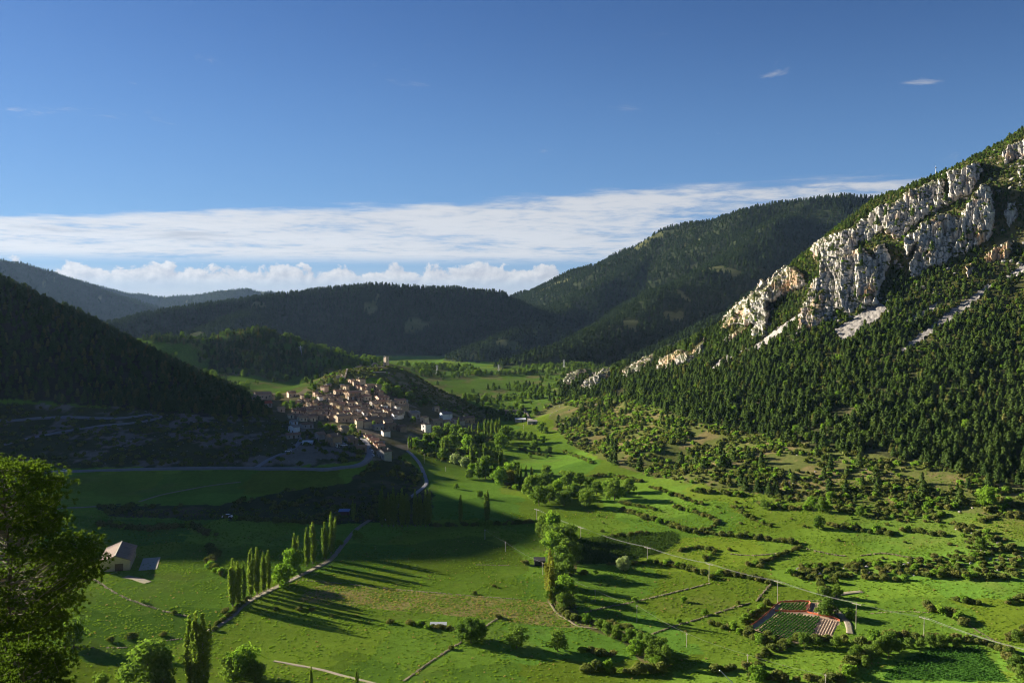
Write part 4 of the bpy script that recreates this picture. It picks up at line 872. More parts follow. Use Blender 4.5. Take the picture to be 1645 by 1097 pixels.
broad([q8(a, b)+(q8(a, t)[1], k) for a, t, b, k in [(715,200,250,'b'),(860,190,240,'b'),(870,280,340,'g'),(1060,190,230,'b'),(960,250,310,'b'),(1020,290,350,'b'),(1080,310,370,'b'),(1150,280,340,'b'),(1200,320,370,'g'),(920,300,350,'g'),(830,310,350,'b'),(1120,330,370,'b'),(780,230,280,'b'),(1000,200,260,'b'),(1130,210,260,'b'),(1210,240,290,'b'),(900,220,270,'b')]], 'in the wood beyond the castle hill', 'far wood trees')
# dark bushes in the shaded meadow
broad([(771,800,787,'b'),(733,785,776,'b')], 'dark in the shaded meadow under the village', 'shaded meadow trees')

# ------------------------------------------------------------------ hedges
HEDGES = [
 ('along the front of the garden lane', [(1143,1002),(1200,1018),(1244,1028)], 1.0), ('up the left garden side', [(1192,1000),(1215,984),(1238,970)], .9),
 ('below the scrubby terrace in the middle', [(1054,904),(1100,914),(1143,927)], 1.1), ('right of the fifth power pole', [(1160,922),(1200,928),(1236,936)], 1.1),
 ('under the stony lane', [(1263,922),(1300,930),(1344,937)], 1.1), ('above the long right meadow', [(1393,930),(1450,933)], .9), ('bordering the right meadow at its top', [(1485,925),(1560,930),(1630,927)], 1.3),
 ('round the top of the vineyard', [(999,820),(1050,836),(1100,852),(1149,858),(1207,864),(1288,875)], 1.15), ('slanting down from the long hedge', [(1288,878),(1250,894),(1207,910)], .9),
 ('of the hooked terrace', [(1082,815),(1120,825),(1152,838),(1137,852)], 1.0), ('on the terrace above the hook', [(1045,783),(1090,798),(1129,812)], .95), ('left of the hooked terrace', [(999,809),(1051,818)], .9),
 ('of bright bushes near the slope foot', [(1114,789),(1198,797)], 1.2), ('on the upper central terrace', [(1217,809),(1260,816),(1306,820)], 1.1), ('curving under the upper right terrace', [(1332,844),(1380,852),(1436,861)], 1.3),
 ('short, right of the curving terrace', [(1453,852),(1514,861)], 1.1), ('slanting in the open terrace', [(1181,815),(1205,832),(1238,846)], .85), ('in the far right terrace', [(1570,838),(1645,826)], 1.0),
 ('jutting into the right meadow', [(1488,976),(1520,988),(1552,1002)], 1.2), ('at the tip of the jutting hedge', [(1537,965),(1569,971)], 1.1), ('cut by the right edge', [(1620,970),(1648,964)], 1.1), ('low at the right edge', [(1615,1025),(1648,1015)], 1.1),
 ('between the garden and the crop field', [(1390,1040),(1436,1022),(1494,1028),(1566,1028)], 1.2), ('right of the crop field', [(1566,1028),(1600,1042),(1624,1056),(1645,1092)], 1.2),
 ('left of the crop field', [(1350,1097),(1370,1072),(1393,1049)], 1.3), ('at the bottom under the lower field', [(1205,1090),(1260,1093),(1330,1096)], 1.5), ('along the garden hedge', [(1205,1017),(1234,1034),(1292,1028),(1349,1033)], 1.0),
 ('behind the garden corner', [(1320,942),(1326,965),(1332,988)], 1.1), ('by the wall under the garden', [(1218,1057),(1240,1048),(1259,1040)], 1.0), ('in the front right meadow', [(929,1046),(955,1050),(984,1054)], 1.2),
 ('at the bottom centre', [(941,1078),(1000,1080),(1062,1080)], 1.5), ('near the leaning pole', [(1149,1082),(1180,1074),(1212,1069)], 1.2), ('clipped square in the front meadow', [(655,1002),(695,1008),(734,1013)], .75),
 ('along the shaded stream', [(693,846),(780,844),(860,840)], 1.1), ('of the stream bank', [(905,985),(930,997),(1000,1008),(1040,1035),(1062,1062)], 1.0), ('below the vineyard', [(981,907),(1020,906),(1050,905)], .8),
 ('beside the vineyard top', [(985,862),(1040,857)], .8), ('on the small green terrace', [(1090,885),(1120,880),(1150,886)], .8), ('at the small terrace end', [(1130,900),(1145,890)], .9), ('right of the barn', [(337,880),(345,895),(335,905),(345,915),(360,925)], 1.2),
 ('in the shade behind the barn', [(165,845),(230,852),(300,848),(340,860)], 1.5), ('far in the shaded fields', [(380,835),(440,838),(520,842)], 1.2), ('on the track bank', [(340,1008),(372,985),(400,960)], .6),
 ('at the far meadow wall', [(905,725),(930,735),(950,745)], .9), ('on the meadow island', [(835,722),(860,730),(885,733)], .9), ('under the slope foot', [(930,770),(980,765),(1030,775)], 1.1), ('in the upper meadow', [(900,760),(930,765)], .9)]
SCRUBZ = [[(1335,806),(1420,810),(1517,825),(1510,840),(1430,838),(1340,822)],[(1275,912),(1330,905),(1450,900),(1560,890),(1640,905),(1632,930),(1480,926),(1390,928),(1300,930)],[(1530,840),(1580,850),(1640,880),(1640,905),(1560,890),(1545,865)],
          [(1240,795),(1420,780),(1640,810),(1640,820),(1420,800),(1250,808)],[(1420,1085),(1250,1085),(1200,1097),(1420,1100)]]
hs = []
for hi_, (ph, pts, s) in enumerate(HEDGES):
    L = ground_path(pts, 1.25*s); r = np.random.default_rng(hi_+500)
    for k, p in enumerate(L):
        if r.random() < .10: continue
        x, y = p[0]+r.normal()*.6*s, p[1]+r.normal()*.8*s
        hs.append((hi_, x, y, float(hz(x, y)), s*r.uniform(.6, 1.35), int(r.choice(7, p=[.2, .2, .2, .13, .13, .07, .07]))))
order = sorted(range(len(HEDGES)), key=lambda i: min(h[2] for h in hs if h[0] == i))
quota, single = 290, set()
for i in order:
    n = sum(1 for h in hs if h[0] == i)
    if n <= quota: single.add(i); quota -= n
rest = []
for i in range(len(HEDGES)):
    mine = sorted([h for h in hs if h[0] == i], key=lambda h: project(h[1], h[2], h[3])[0])
    for k, h in enumerate(mine):
        if i in single:
            o = obj('hedge_shrub', SHRUB[h[5]], None, (h[1], h[2], h[3]-.1), random.random()*6.28, (h[4], h[4], h[4]*random.uniform(.8, 1.25)))
            tag(o, '%s shrub, %s from left in the hedge %s' % ((('dark green',)*3+('olive',)*2+('bright green',)*2)[h[5]], nth(k+1), HEDGES[i][0]), 'shrub', 'shrubs in the field hedges')
        else: rest.append(h)
R_ = np.array([(h[1], h[2], h[3]-.1, h[4], h[5]) for h in rest]); scatter('hedgerows', R_[:, :3], R_[:, 3], SHRUB, R_[:, 4], 'hedgerow bushes lining the farther terraces and fields', 'hedge')
x, y, z, px, py, r = cand(60, 300, 290, 560, 2.3, 21, 4.0); m = in_any(px, py, SCRUBZ) & (r.random(len(x)) < .62); k = np.where(m)[0]
scatter('thorn_thicket', np.stack([x[k], y[k], z[k]-.1], 1), r.uniform(.45, 1.25, len(k)), SHRUB, r.choice(7, len(k), p=[.2, .15, .15, .2, .16, .07, .07]), 'tangled thorn thickets between the right-hand terraces', 'scrub')
x, y, z, px, py, r = cand(0, 330, 290, 620, 5.0, 22, 4.0); m = (px > 960) & (py > 770) & (px > 900+(py-800)*.8) & (py < 900) & (r.random(len(x)) < .06+.16*sstep(z, 4, 14)) & ~inpoly(px, py, FIELD['vineyard']); k = np.where(m)[0]
scatter('terrace_bushes', np.stack([x[k], y[k], z[k]-.1], 1), r.uniform(.25, .9, len(k)), SHRUB, r.integers(0, 7, len(k)), 'small loose bushes dotted over the right-hand terraces', 'scrub')
x, y, z, px, py, r = cand(-120, 60, 420, 800, 3.0, 23, 4.0)
RIV = [[(660,722),(700,700),(760,690),(800,680),(806,702),(770,715),(815,735),(812,752),(760,752),(700,740)],[(800,760),(870,770),(870,795),(815,785)]]
m = (in_any(px, py, RIV) & (r.random(len(x)) < .55)) | (inpoly(px, py, FIELD['stream']) & (r.random(len(x)) < .42)); k = np.where(m)[0]
scatter('riverside_thicket', np.stack([x[k], y[k], z[k]-.1], 1), r.uniform(.6, 1.5, len(k)), SHRUB, r.choice(7, len(k), p=[.22, .2, .2, .08, .06, .12, .12]), 'dense undergrowth between the riverside trees and in the stream hedge', 'thicket')
SOLO = [((211,1027),1.5,'large round bush left of the bottom poplars'),((177,1031),1.1,'wide low bush next to the large round bush'),((262,1021),1.0,'low spreading bush on the wall line left of the track'),((361,984),1.2,'dark bush on the outer bend of the dirt track'),
 ((345,1012),.9,'dark bush by the lower end of the dirt track'),((272,1064),1.2,'small tree-like bush between the two bottom trees'),((443,980),.8,'first bush on the line of the poplar shadows'),((480,980),1.0,'second and largest bush on the line of the poplar shadows'),((500,981),.9,'third bush on the line of the poplar shadows'),
 ((533,991),.7,'reddish small bush at the end of the poplar shadow line'),((626,1001),1.1,'round bush left of the clipped hedge'),((801,992),1.0,'round dark bush at the top of the meadow wall'),((763,954),.8,'small dark round bush in the dry grass'),((794,942),.7,'small pale bush in the middle meadow'),
 ((844,906),1.3,'bush beside the small dark hut'),((724,1042),.8,'small bush on the meadow wall'),((994,862),1.2,'round dark bush above the vineyard'),((1010,862),1.0,'bush right of the round one above the vineyard'),((939,924),1.4,'round bush in the meadow right of the stream hedge'),((957,922),.8,'small bush beside the round meadow bush'),
 ((1172,884),.9,'small bush on the green terrace wall'),((1221,911),1.2,'leafy bush at the end of the slanting hedge'),((573,866),2.0,'pale willowy bush at the bend of the dirt track'),((545,876),1.3,'grey bush on the shaded side of the track bend'),((1098,966),1.0,'bush on the long meadow wall'),((1020,966),.9,'small bush at the middle of the upper meadow wall'),
 ((1132,986),.9,'small bush on the lower meadow wall'),((1090,1000),.8,'dry bush near the lower end of the meadow wall'),((1185,970),.8,'tiny bush at the top of the lower meadow wall'),((229,968),.8,'small dry bush on the wall right of the pine'),((280,986),.9,'dry shrub lying on the meadow left of the track')]
for (px_, py_), s, lb in SOLO:
    p = stand(px_, py_); tag(obj('meadow_bush', SHRUB[int(px_) % 7], None, (p[0], p[1], p[2]-.1), random.random()*6, s), lb, 'bush', 'single bushes in the meadows')
p = stand(*q5(490, 475)); tree('broadleaf_tree', SILVER[0], (p[0], p[1], p[2]-.2), .85, 'small pale round tree alone in the meadow below the vineyard', 'tree', 'meadow trees')

# ------------------------------------------------------------------ grass tussocks, vines, crops
def tuft_mesh(seed, h, w, n, mat):
    r = np.random.default_rng(seed); V = []; Fs = []
    for i in range(n):
        a = r.uniform(0, 6.28); rr = w*.5*math.sqrt(r.random()); x, y = math.cos(a)*rr, math.sin(a)*rr; b = r.uniform(0, 3.14); ww = w*.22; lx, ly = r.normal()*.3*h, r.normal()*.3*h; k = len(V)
        V += [(x-math.cos(b)*ww, y-math.sin(b)*ww, -.05), (x+math.cos(b)*ww, y+math.sin(b)*ww, -.05), (x+lx, y+ly, h*r.uniform(.6, 1.1))]; Fs.append((k, k+1, k+2))
    return mesh_py('tuft', V, Fs, mat)
M['grassA'] = mat_leaf('grass_blade', (.095, .17, .018), (.145, .21, .028), .4); M['grassB'] = mat_leaf('dry_grass_blade', (.20, .18, .06), (.33, .25, .11), .3)
M['vine'] = mat_leaf('vine_leaf', (.035, .075, .014), (.07, .115, .02), .3); M['crop'] = mat_leaf('crop_leaf', (.030, .095, .014), (.065, .15, .024), .3)
TUFT = [tuft_mesh(s, .38, .8, 16, M['grassA']) for s in (1, 2, 3)]; TUFTD = [tuft_mesh(s, .5, .7, 16, M['grassB']) for s in (4, 5)]
x, y, z, px, py, r = cand(-240, 260, 255, 500, 1.05, 31, 1.0)
nz = fbm(x/16, y/16, 7.7, 3); dry = inpoly(px+nz*6, py+nz*4, FIELD['dry']); busy = in_any(px, py, [FIELD['vineyard'], FIELD['crop'], FIELD['garden']])
m = ~busy & (py < 1110) & (r.random(len(x)) < np.where(dry, .8, .16+.5*sstep(nz, -.1, .6))); k = np.where(m)[0]
vi = np.where(dry[k] & (r.random(len(k)) < .35), 3+r.integers(0, 2, len(k)), np.where((r.random(len(k)) < .05), 3, r.integers(0, 3, len(k))))
scatter('meadow_grass', np.stack([x[k], y[k], z[k]], 1), r.uniform(.4, 1.15, len(k)), TUFT+TUFTD, vi, 'rough tufted grass of the valley meadows', 'grass'); print('tufts', len(k))
def rows_fill(poly, dirpx, sp_row, sp_in, jit=.15):
    c = hit([p[0] for p in poly], [p[1] for p in poly])[:, :2]; a, b = hit([dirpx[0][0], dirpx[1][0]], [dirpx[0][1], dirpx[1][1]])[:, :2]; u = (b-a)/np.linalg.norm(b-a); v = np.array([-u[1], u[0]]); o = c.mean(0); R = np.abs(c-o).max()*1.6
    out = []
    for s in np.arange(-R, R, sp_row):
        for t in np.arange(-R, R, sp_in): out.append(o+u*(t+rng.normal()*jit*.5)+v*(s+rng.normal()*jit*.3))
    out = np.array(out); z = hz(out[:, 0], out[:, 1]); px, py = project(out[:, 0], out[:, 1], z); k = inpoly(px, py, poly); return np.column_stack([out[k], z[k]])
LEAFY = [make_shrub(.75, .75, s, 26, .30, M['crop'], 4) for s in (101, 102)]; VINE = [make_shrub(1.1, 1.3, s, 40, .38, M['vine'], 4) for s in (103, 104)]
def crop(name, P, src, sc, label, cat): 
    scatter(name, P, rng.uniform(*sc, len(P)), src, rng.integers(0, len(src), len(P)), label, cat); print(name, len(P))
crop('vineyard_rows', rows_fill(FIELD['vineyard'], ((930,905),(1080,856)), 1.9, 1.2, .6), VINE, (.6, 1.1), 'dense dark crop of low bushes in the field right of the stream hedge', 'crop')
crop('crop_rows', rows_fill(FIELD['crop'], ((1440,1080),(1560,1045)), 1.3, .9, .5), LEAFY, (.6, 1.2), 'lush dark leafy crop in the lower right field', 'crop')
BED1 = [(1249,983),(1318,992),(1306,1021),(1264,1032),(1214,1012)]; BED2 = [(1256,970),(1298,969),(1294,982),(1247,980)]
crop('garden_vegetables', rows_fill(BED1, ((1226,1020),(1272,985)), 1.15, .75), LEAFY, (.85, 1.2), 'straight rows of dark leafy vegetables in the larger garden bed', 'crop')
crop('garden_vegetables', rows_fill(BED2, ((1250,980),(1262,970)), 1.15, .75), LEAFY, (.85, 1.2), 'rows of leafy vegetables in the small garden bed inside the netting', 'crop')
M['soil'] = mat_plain('tilled_soil', (.27, .205, .145), .95, .25, .8, .08); M['net'] = mat_plain('orange_net', (.50, .135, .06), .9, .4, 1.2)
def soil_rows(poly, dirpx, label):
    P = rows_fill(poly, dirpx, .95, .55, .05); mb = MB()
    for p in P: mb.box((p[0], p[1], p[2]+.06), (.62, .5, .3), random.uniform(0, 3), .55)
    tag(obj('soil_ridges', mb.mesh('soil_ridges', M['soil'])), label, 'soil', kind='stuff')
soil_rows([(1320,993),(1346,998),(1335,1020),(1321,1028),(1307,1021)], ((1310,1024),(1325,994)), 'bare brown tilled ridges right of the vegetable rows')
soil_rows([(1301,970),(1315,970),(1314,987),(1298,984)], ((1300,985),(1306,970)), 'small bare tilled patch behind the garden netting')
def net(pts, label):
    L = ground_path(pts, 2.2); t = thing('net_fence', label, 'fence', (L[0, 0], L[0, 1], float(hz(*L[0]))), group='orange garden netting'); o = np.array(t.location)
    zz = hz(L[:, 0], L[:, 1])
    for i, p in enumerate(L): obj('post', MB().tube((0, 0, -.2), (0, 0, .95), .04, .04, 5).mesh('post', M['palebark']), t, (p[0]-o[0], p[1]-o[1], zz[i]-o[2]))
    for i in range(len(L)-1):
        a = np.array([L[i, 0]-o[0], L[i, 1]-o[1], zz[i]-o[2]]); b = np.array([L[i+1, 0]-o[0], L[i+1, 1]-o[1], zz[i+1]-o[2]]); s = random.uniform(-.12, .05); n = np.array([-(b-a)[1], (b-a)[0], 0]); n = n/np.linalg.norm(n)*.03
        mid = (a+b)/2; mb = MB()
        for q0, q1 in ((a, mid), (mid, b)):
            h0 = .8 if q0 is a else 0.8+s; h1 = 0.8+s if q1 is mid else .8
            mb.slab([q0+[0, 0, .1], q1+[0, 0, .1], q1+[0, 0, h1], q0+[0, 0, h0]], n)
        obj('net_panel', mb.mesh('net_panel', M['net']), t)
net([(1198,1011),(1215,1000),(1230,988),(1244,975),(1254,968)], 'orange plastic netting slanting up the left side of the garden')
net([(1254,968),(1275,967),(1299,967),(1301,974),(1296,983)], 'orange netting round the back of the small garden bed')
net([(1245,982),(1270,983),(1296,983)], 'orange netting dividing the two garden beds')
net([(1296,984),(1318,989),(1335,992),(1349,998)], 'orange netting along the bare soil towards the farm track')
net([(1247,1031),(1260,1033)], 'short scrap of orange netting in the hedge under the garden')

# ------------------------------------------------------------------ village houses
WALLC = {'stone': (.36, .29, .20), 'cream': (.60, .50, .34), 'white': (.74, .71, .64), 'pink': (.54, .40, .29), 'yellow': (.62, .49, .26), 'orange': (.55, .24, .09), 'grey': (.30, .285, .26), 'brown': (.25, .18, .12), 'blue': (.50, .55, .58)}
ROOFC = {'tan': (.36, .245, .15), 'terracotta': (.42, .235, .145), 'brown': (.24, .155, .105), 'grey': (.25, .235, .22), 'red': (.40, .13, .08)}
def mat_roof(name, c):
    m, t = new_mat(name); g = t.n('ShaderNodeNewGeometry'); oi = t.n('ShaderNodeObjectInfo'); tc = t.n('ShaderNodeTexCoord')
    n = t.noise(g.outputs['Position'], 1.1, 5, .65); w = t.n('ShaderNodeTexWave', ins={'Vector': tc.outputs['Object'], 'Scale': 1.6, 'Distortion': 1.0})
    k = t.m('ADD', t.m('ADD', .45, t.m('MULTIPLY', n, .85)), t.m('MULTIPLY', oi.outputs['Random'], .35))
    c_ = t.mix(1.0, col(*c), t.n('ShaderNodeCombineXYZ', ins={0: k, 1: k, 2: k}).outputs[0], 'MULTIPLY')
    c_ = t.mix(t.m('MULTIPLY', t.ramp(t.noise(g.outputs['Position'], .6, 5, .7), .55, .75), .5), c_, col(.22, .20, .15))
    b = t.n('ShaderNodeBsdfDiffuse', ins={0: c_, 1: .5}); bp = t.n('ShaderNodeBump', ins={'Strength': .8, 'Distance': .08, 'Height': w.outputs[1]}); t.put(b.inputs['Normal'], bp.outputs[0])
    finish(t, b.outputs[0]); return m
WALLC = {k: tuple(v*1.0 for v in c) for k, c in WALLC.items()}; ROOFC = {k: tuple(v*.95 for v in c) for k, c in ROOFC.items()}
for k, c in WALLC.items(): M['w_'+k] = mat_plain('wall_'+k, c, .95, .22, .7, .05, bscale=3, c2=tuple(v*.72 for v in c))
for k, c in ROOFC.items(): M['r_'+k] = mat_roof('roof_'+k, c)
M['pane'] = mat_plain('dark_window', (.035, .035, .04), .35, .2, 1, spec=.5); M['wood'] = mat_plain('dark_wood', (.10, .065, .04), .8, .3, 2)
M['trim'] = mat_plain('pale_trim', (.30, .27, .215), .9, .15, 2)
WIN = MB().box((0, -.05, .6), (.85, .14, 1.2)).mesh('pane_m', M['pane'])
FRM = MB().box((0, -.03, -.06), (1.15, .22, .12)).box((0, -.03, 1.26), (1.15, .18, .12)).box((-.5, -.03, .6), (.14, .18, 1.2)).box((.5, -.03, .6), (.14, .18, 1.2)).mesh('window', M['trim'])
DOOR = MB().box((0, -.04, 1.05), (1.1, .16, 2.1)).box((0, -.06, 2.2), (1.4, .24, .18)).mesh('door', M['wood'])
CHIM = MB().box((0, 0, .4), (.6, .6, 1.6)).box((0, 0, 1.25), (.8, .8, .14)).mesh('chimney', M['trim'])
def house(px, py, wpx, hpx, wall, roof, face, label, depth=None, yaw=0.0, group='village houses', wins=True, name='house', cat='house'):
    p = stand(px, py); d = p[1]; m = d/F; w = wpx*m*(.92 if abs(yaw) > .4 else 1); h = max(2.6, hpx*m*1.1); dep = depth or w*random.uniform(.8, 1.15)
    t = thing(name, label, cat, (p[0], p[1]+dep*.5, p[2]), yaw, 1.0, group); x, y = w/2, dep/2; gz = -4.0
    span = x if face == 'g' else y; rh = span*random.uniform(.32, .42); ov = .45; th = .22
    mb = MB(); mb.box((0, 0, (h+gz)/2), (w, dep, h-gz))
    if face == 'g':
        for s in (-1, 1): mb.slab([(-x, s*(y-.3), h), (x, s*(y-.3), h), (0, s*(y-.3), h+rh)][::s], (0, .3*s, 0))
    else:
        for s in (-1, 1): mb.slab([(s*(x-.3), -y, h), (s*(x-.3), y, h), (s*(x-.3), 0, h+rh)][::-s], (.3*s, 0, 0))
    obj('wall', mb.mesh('wall', M['w_'+wall]), t)
    rb = MB(); k = rh/span; e = .06
    if face == 'g':
        for s in (-1, 1): rb.slab([(0, -y-ov, h+rh+e), (0, y+ov, h+rh+e), (s*(x+ov), y+ov, h-k*ov+e), (s*(x+ov), -y-ov, h-k*ov+e)][::-s], (0, 0, th))
    else:
        for s in (-1, 1): rb.slab([(-x-ov, 0, h+rh+e), (x+ov, 0, h+rh+e), (x+ov, s*(y+ov), h-k*ov+e), (-x-ov, s*(y+ov), h-k*ov+e)][::s], (0, 0, th))
    ro = obj('roof', rb.mesh('roof', M['r_'+roof]), t)
    if w > 5 and random.random() < .7: obj('chimney', CHIM, ro, (random.choice((-.25, .3))*w, random.choice((-.2, .2))*dep, h+rh*.5))
    if wins:
        nf = max(1, int(h/2.9)); fh = h/nf
        for f in range(nf):
            n = max(1, int(w/3.1))
            for i in range(n):
                xx = -x+w*(i+.5)/n+random.uniform(-.2, .2); zz = f*fh+fh*.34
                if f == 0 and i == n//2: obj('door', DOOR, t, (xx, -y-.01, 0.0)); continue
                if zz+1.3 > h: continue
                wn = obj('window', FRM, t, (xx, -y-.01, zz)); obj('pane', WIN, wn)
            n2 = max(1, int(dep/4.5))
            for i in range(n2):
                zz = f*fh+fh*.34
                if zz+1.3 > h: continue
                wn = obj('window', FRM, t, (-x-.01, -y+dep*(i+.5)/n2, zz), -math.pi/2); obj('pane', WIN, wn)
    return t
z5 = lambda a, b: (470+a/8.225, 580+b/8.225)
z6 = lambda a, b: (560+a/8.225, 640+b/8.225)
z7 = lambda a, b: (440+a/8.225, 640+b/8.225)
# (zoomed x, base y, width, wall height, wall, roof, facing, yaw degrees)
TIERS = {
 'topmost cluster under the castle': (z5, [(770,290,80,38,'pink','tan','g',10),(830,325,80,45,'stone','brown','e',-15),(895,315,90,62,'cream','tan','g',20),(700,385,70,48,'cream','tan','g',15),(930,385,80,36,'stone','terracotta','e',0),(1010,365,100,40,'stone','tan','e',-10),(1130,380,90,48,'stone','tan','g',-20),(650,350,50,20,'stone','grey','e',0),(860,365,60,30,'pink','terracotta','g',5)]),
 'upper row of the village': (z5, [(880,450,80,40,'cream','tan','g',0),(1150,450,80,40,'stone','tan','g',0),(700,460,60,36,'cream','tan','g',0),(1230,520,70,40,'cream','tan','g',0),(300,475,65,55,'pink','terracotta','g',15),(415,415,85,70,'pink','terracotta','g',20),(590,440,100,42,'stone','terracotta','e',-8),(790,505,190,80,'brown','terracotta','e',-4),(995,435,110,42,'stone','tan','g',10),(1080,430,80,30,'stone','brown','e',0),(660,425,60,22,'cream','tan','e',0),(470,345,70,24,'stone','grey','e',10)]),
 'second row from the top of the village': (z5, [(340,485,60,40,'stone','brown','g',10),(355,520,70,42,'white','tan','g',18),(410,505,55,40,'cream','tan','g',10),(480,490,90,34,'stone','brown','e',-12),(490,545,80,48,'stone','tan','g',12),(615,560,60,52,'stone','tan','g',8),(760,510,80,40,'grey','tan','e',0),(970,520,110,50,'cream','terracotta','e',-6),(1160,520,145,34,'pink','terracotta','e',-3),(880,520,80,22,'stone','terracotta','e',0),(560,500,90,26,'brown','brown','e',25)]),
 'left shoulder of the village': (z5, [(60,580,60,40,'stone','tan','g',5),(150,620,60,40,'cream','tan','e',5),(100,620,60,36,'stone','brown','e',0),(330,650,80,36,'stone','tan','e',6),(250,655,80,34,'cream','brown','e',0),(160,665,80,34,'stone','tan','g',0),(95,545,50,36,'white','tan','g',10),(122,545,45,85,'cream','tan','g',10),(165,560,70,50,'stone','terracotta','e',15),(205,640,40,90,'cream','tan','g',10),(190,520,80,40,'stone','brown','e',20),(245,610,55,50,'pink','brown','g',12),(285,615,55,55,'yellow','tan','g',15),(345,608,75,40,'orange','terracotta','e',-10),(405,625,70,36,'stone','brown','e',0),(300,570,70,36,'stone','tan','e',10)]),
 'middle row of the village': (z5, [(530,605,70,50,'cream','tan','g',14),(580,590,60,44,'stone','terracotta','g',-8),(640,600,80,40,'pink','terracotta','e',-15),(760,595,115,50,'cream','brown','e',-10),(868,612,95,58,'cream','tan','g',12),(950,615,90,36,'stone','brown','e',-10),(1070,585,110,38,'grey','tan','e',0),(1165,575,90,40,'stone','terracotta','e',-4),(1090,620,70,40,'cream','tan','g',12),(1205,640,80,50,'white','tan','e',-5),(1290,620,90,75,'stone','tan','g',18),(1410,565,150,42,'pink','terracotta','e',-6),(1480,560,70,30,'grey','grey','e',0)]),
 'fourth row of the village': (z5, [(450,640,90,30,'stone','brown','e',-8),(620,665,70,72,'yellow','tan','g',16),(690,672,70,62,'cream','tan','e',-8),(770,660,80,40,'stone','brown','g',-10),(840,650,80,40,'stone','brown','e',5),(870,690,60,50,'white','tan','g',10),(945,685,130,45,'stone','tan','e',-8),(1030,692,85,42,'yellow','tan','g',10),(1100,705,90,44,'cream','tan','g',-12),(1150,665,80,44,'stone','tan','g',14),(1375,650,70,48,'white','tan','g',10),(1450,655,120,52,'stone','tan','g',12),(1500,610,60,36,'pink','tan','g',0),(520,650,80,34,'stone','brown','e',10)]),
 'fifth row of the village': (z5, [(620,730,80,40,'cream','tan','g',0),(700,720,90,38,'stone','terracotta','e',0),(1060,740,90,40,'cream','tan','g',0),(1270,720,90,46,'stone','tan','g',0),(1220,690,80,40,'cream','terracotta','e',0),(1320,690,70,40,'stone','brown','e',0),(40,700,110,38,'pink','brown','e',-6),(130,705,100,34,'stone','brown','e',-10),(210,720,90,40,'stone','tan','g',12),(260,700,80,36,'stone','brown','e',-12),(330,700,80,38,'stone','brown','g',10),(400,680,80,34,'stone','tan','g',18),(460,700,90,36,'pink','brown','e',-14),(540,705,80,42,'stone','tan','g',-10),(800,735,90,46,'stone','tan','e',-10),(860,745,90,42,'stone','tan','g',10),(960,722,110,36,'white','tan','e',-12),(1170,740,90,36,'stone','tan','g',12),(1400,705,150,36,'cream','tan','e',-6),(1360,762,110,52,'white','tan','e',-14)]),
 'lower row of the village': (z5, [(60,770,120,40,'brown','brown','e',0),(160,770,110,44,'grey','tan','g',14),(255,775,110,46,'stone','brown','g',10),(370,775,105,46,'stone','tan','g',14),(480,785,110,50,'brown','tan','g',8),(650,808,220,72,'stone','tan','e',-4),(800,810,70,80,'stone','tan','g',8),(870,885,95,90,'cream','terracotta','g',-25),(960,890,120,80,'stone','brown','g',14),(1060,850,230,80,'brown','brown','e',-6),(1240,850,130,50,'pink','tan','e',-10),(1400,765,70,48,'white','tan','g',6),(1580,745,110,56,'grey','grey','e',-10)]),
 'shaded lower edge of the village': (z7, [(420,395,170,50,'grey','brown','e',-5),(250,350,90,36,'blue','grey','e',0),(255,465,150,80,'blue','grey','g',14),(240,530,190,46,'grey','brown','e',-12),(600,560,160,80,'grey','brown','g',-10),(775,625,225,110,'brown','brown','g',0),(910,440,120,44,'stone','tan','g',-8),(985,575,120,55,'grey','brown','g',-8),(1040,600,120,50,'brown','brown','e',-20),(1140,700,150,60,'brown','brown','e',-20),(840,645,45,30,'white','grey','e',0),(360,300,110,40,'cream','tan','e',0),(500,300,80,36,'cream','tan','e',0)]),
 'terrace of orange roofs along the village street': (z7, [(1235,545,90,46,'cream','terracotta','e',-35),(1275,575,100,48,'cream','terracotta','e',-35),(1320,610,110,50,'cream','terracotta','e',-35),(1365,650,110,50,'pink','terracotta','e',-35),(1400,685,110,50,'brown','terracotta','e',-35)]),
 'right-hand end of the village': (z6, [(640,258,130,50,'white','tan','g',10),(860,255,140,56,'grey','grey','e',-10),(995,325,100,64,'cream','tan','g',14),(1020,445,95,90,'white','tan','g',10),(1090,420,60,60,'stone','tan','e',0),(1165,360,150,60,'stone','tan','e',-8),(1285,380,95,70,'grey','tan','e',-8),(1280,285,140,70,'blue','grey','g',-14),(1150,170,75,46,'pink','tan','e',-10),(1420,330,110,50,'pink','brown','e',0),(1570,320,180,56,'brown','brown','e',0),(1480,350,90,50,'grey','brown','g',8),(380,420,150,50,'grey','grey','e',-10),(540,410,150,60,'brown','brown','e',-14),(690,440,120,60,'brown','brown','g',-10),(480,500,110,56,'white','tan','g',-20),(460,806,200,96,'grey','brown','g',6),(440,620,60,40,'grey','grey','e',-30)]),
 'houses beyond the dark hillside left of the village': (lambda a, b: (380+a/6.854, 590+b/6.854), [(270,350,190,50,'pink','terracotta','e',0),(595,330,90,44,'pink','terracotta','e',-8),(400,360,40,44,'cream','tan','g',0),(320,430,100,18,'grey','red','e',-6),(220,415,110,18,'cream','terracotta','e',-4),(480,490,80,36,'pink','tan','e',-10),(590,560,70,30,'cream','tan','e',-14),(120,370,90,24,'grey','brown','e',0),(640,460,120,30,'stone','brown','e',-10),(700,500,110,34,'stone','brown','e',-10),(790,520,110,36,'stone','tan','g',10)])}
WN = {'stone': 'tan stone', 'cream': 'cream', 'white': 'white', 'pink': 'pinkish', 'yellow': 'pale yellow', 'orange': 'orange', 'grey': 'grey', 'brown': 'brown', 'blue': 'bluish white'}
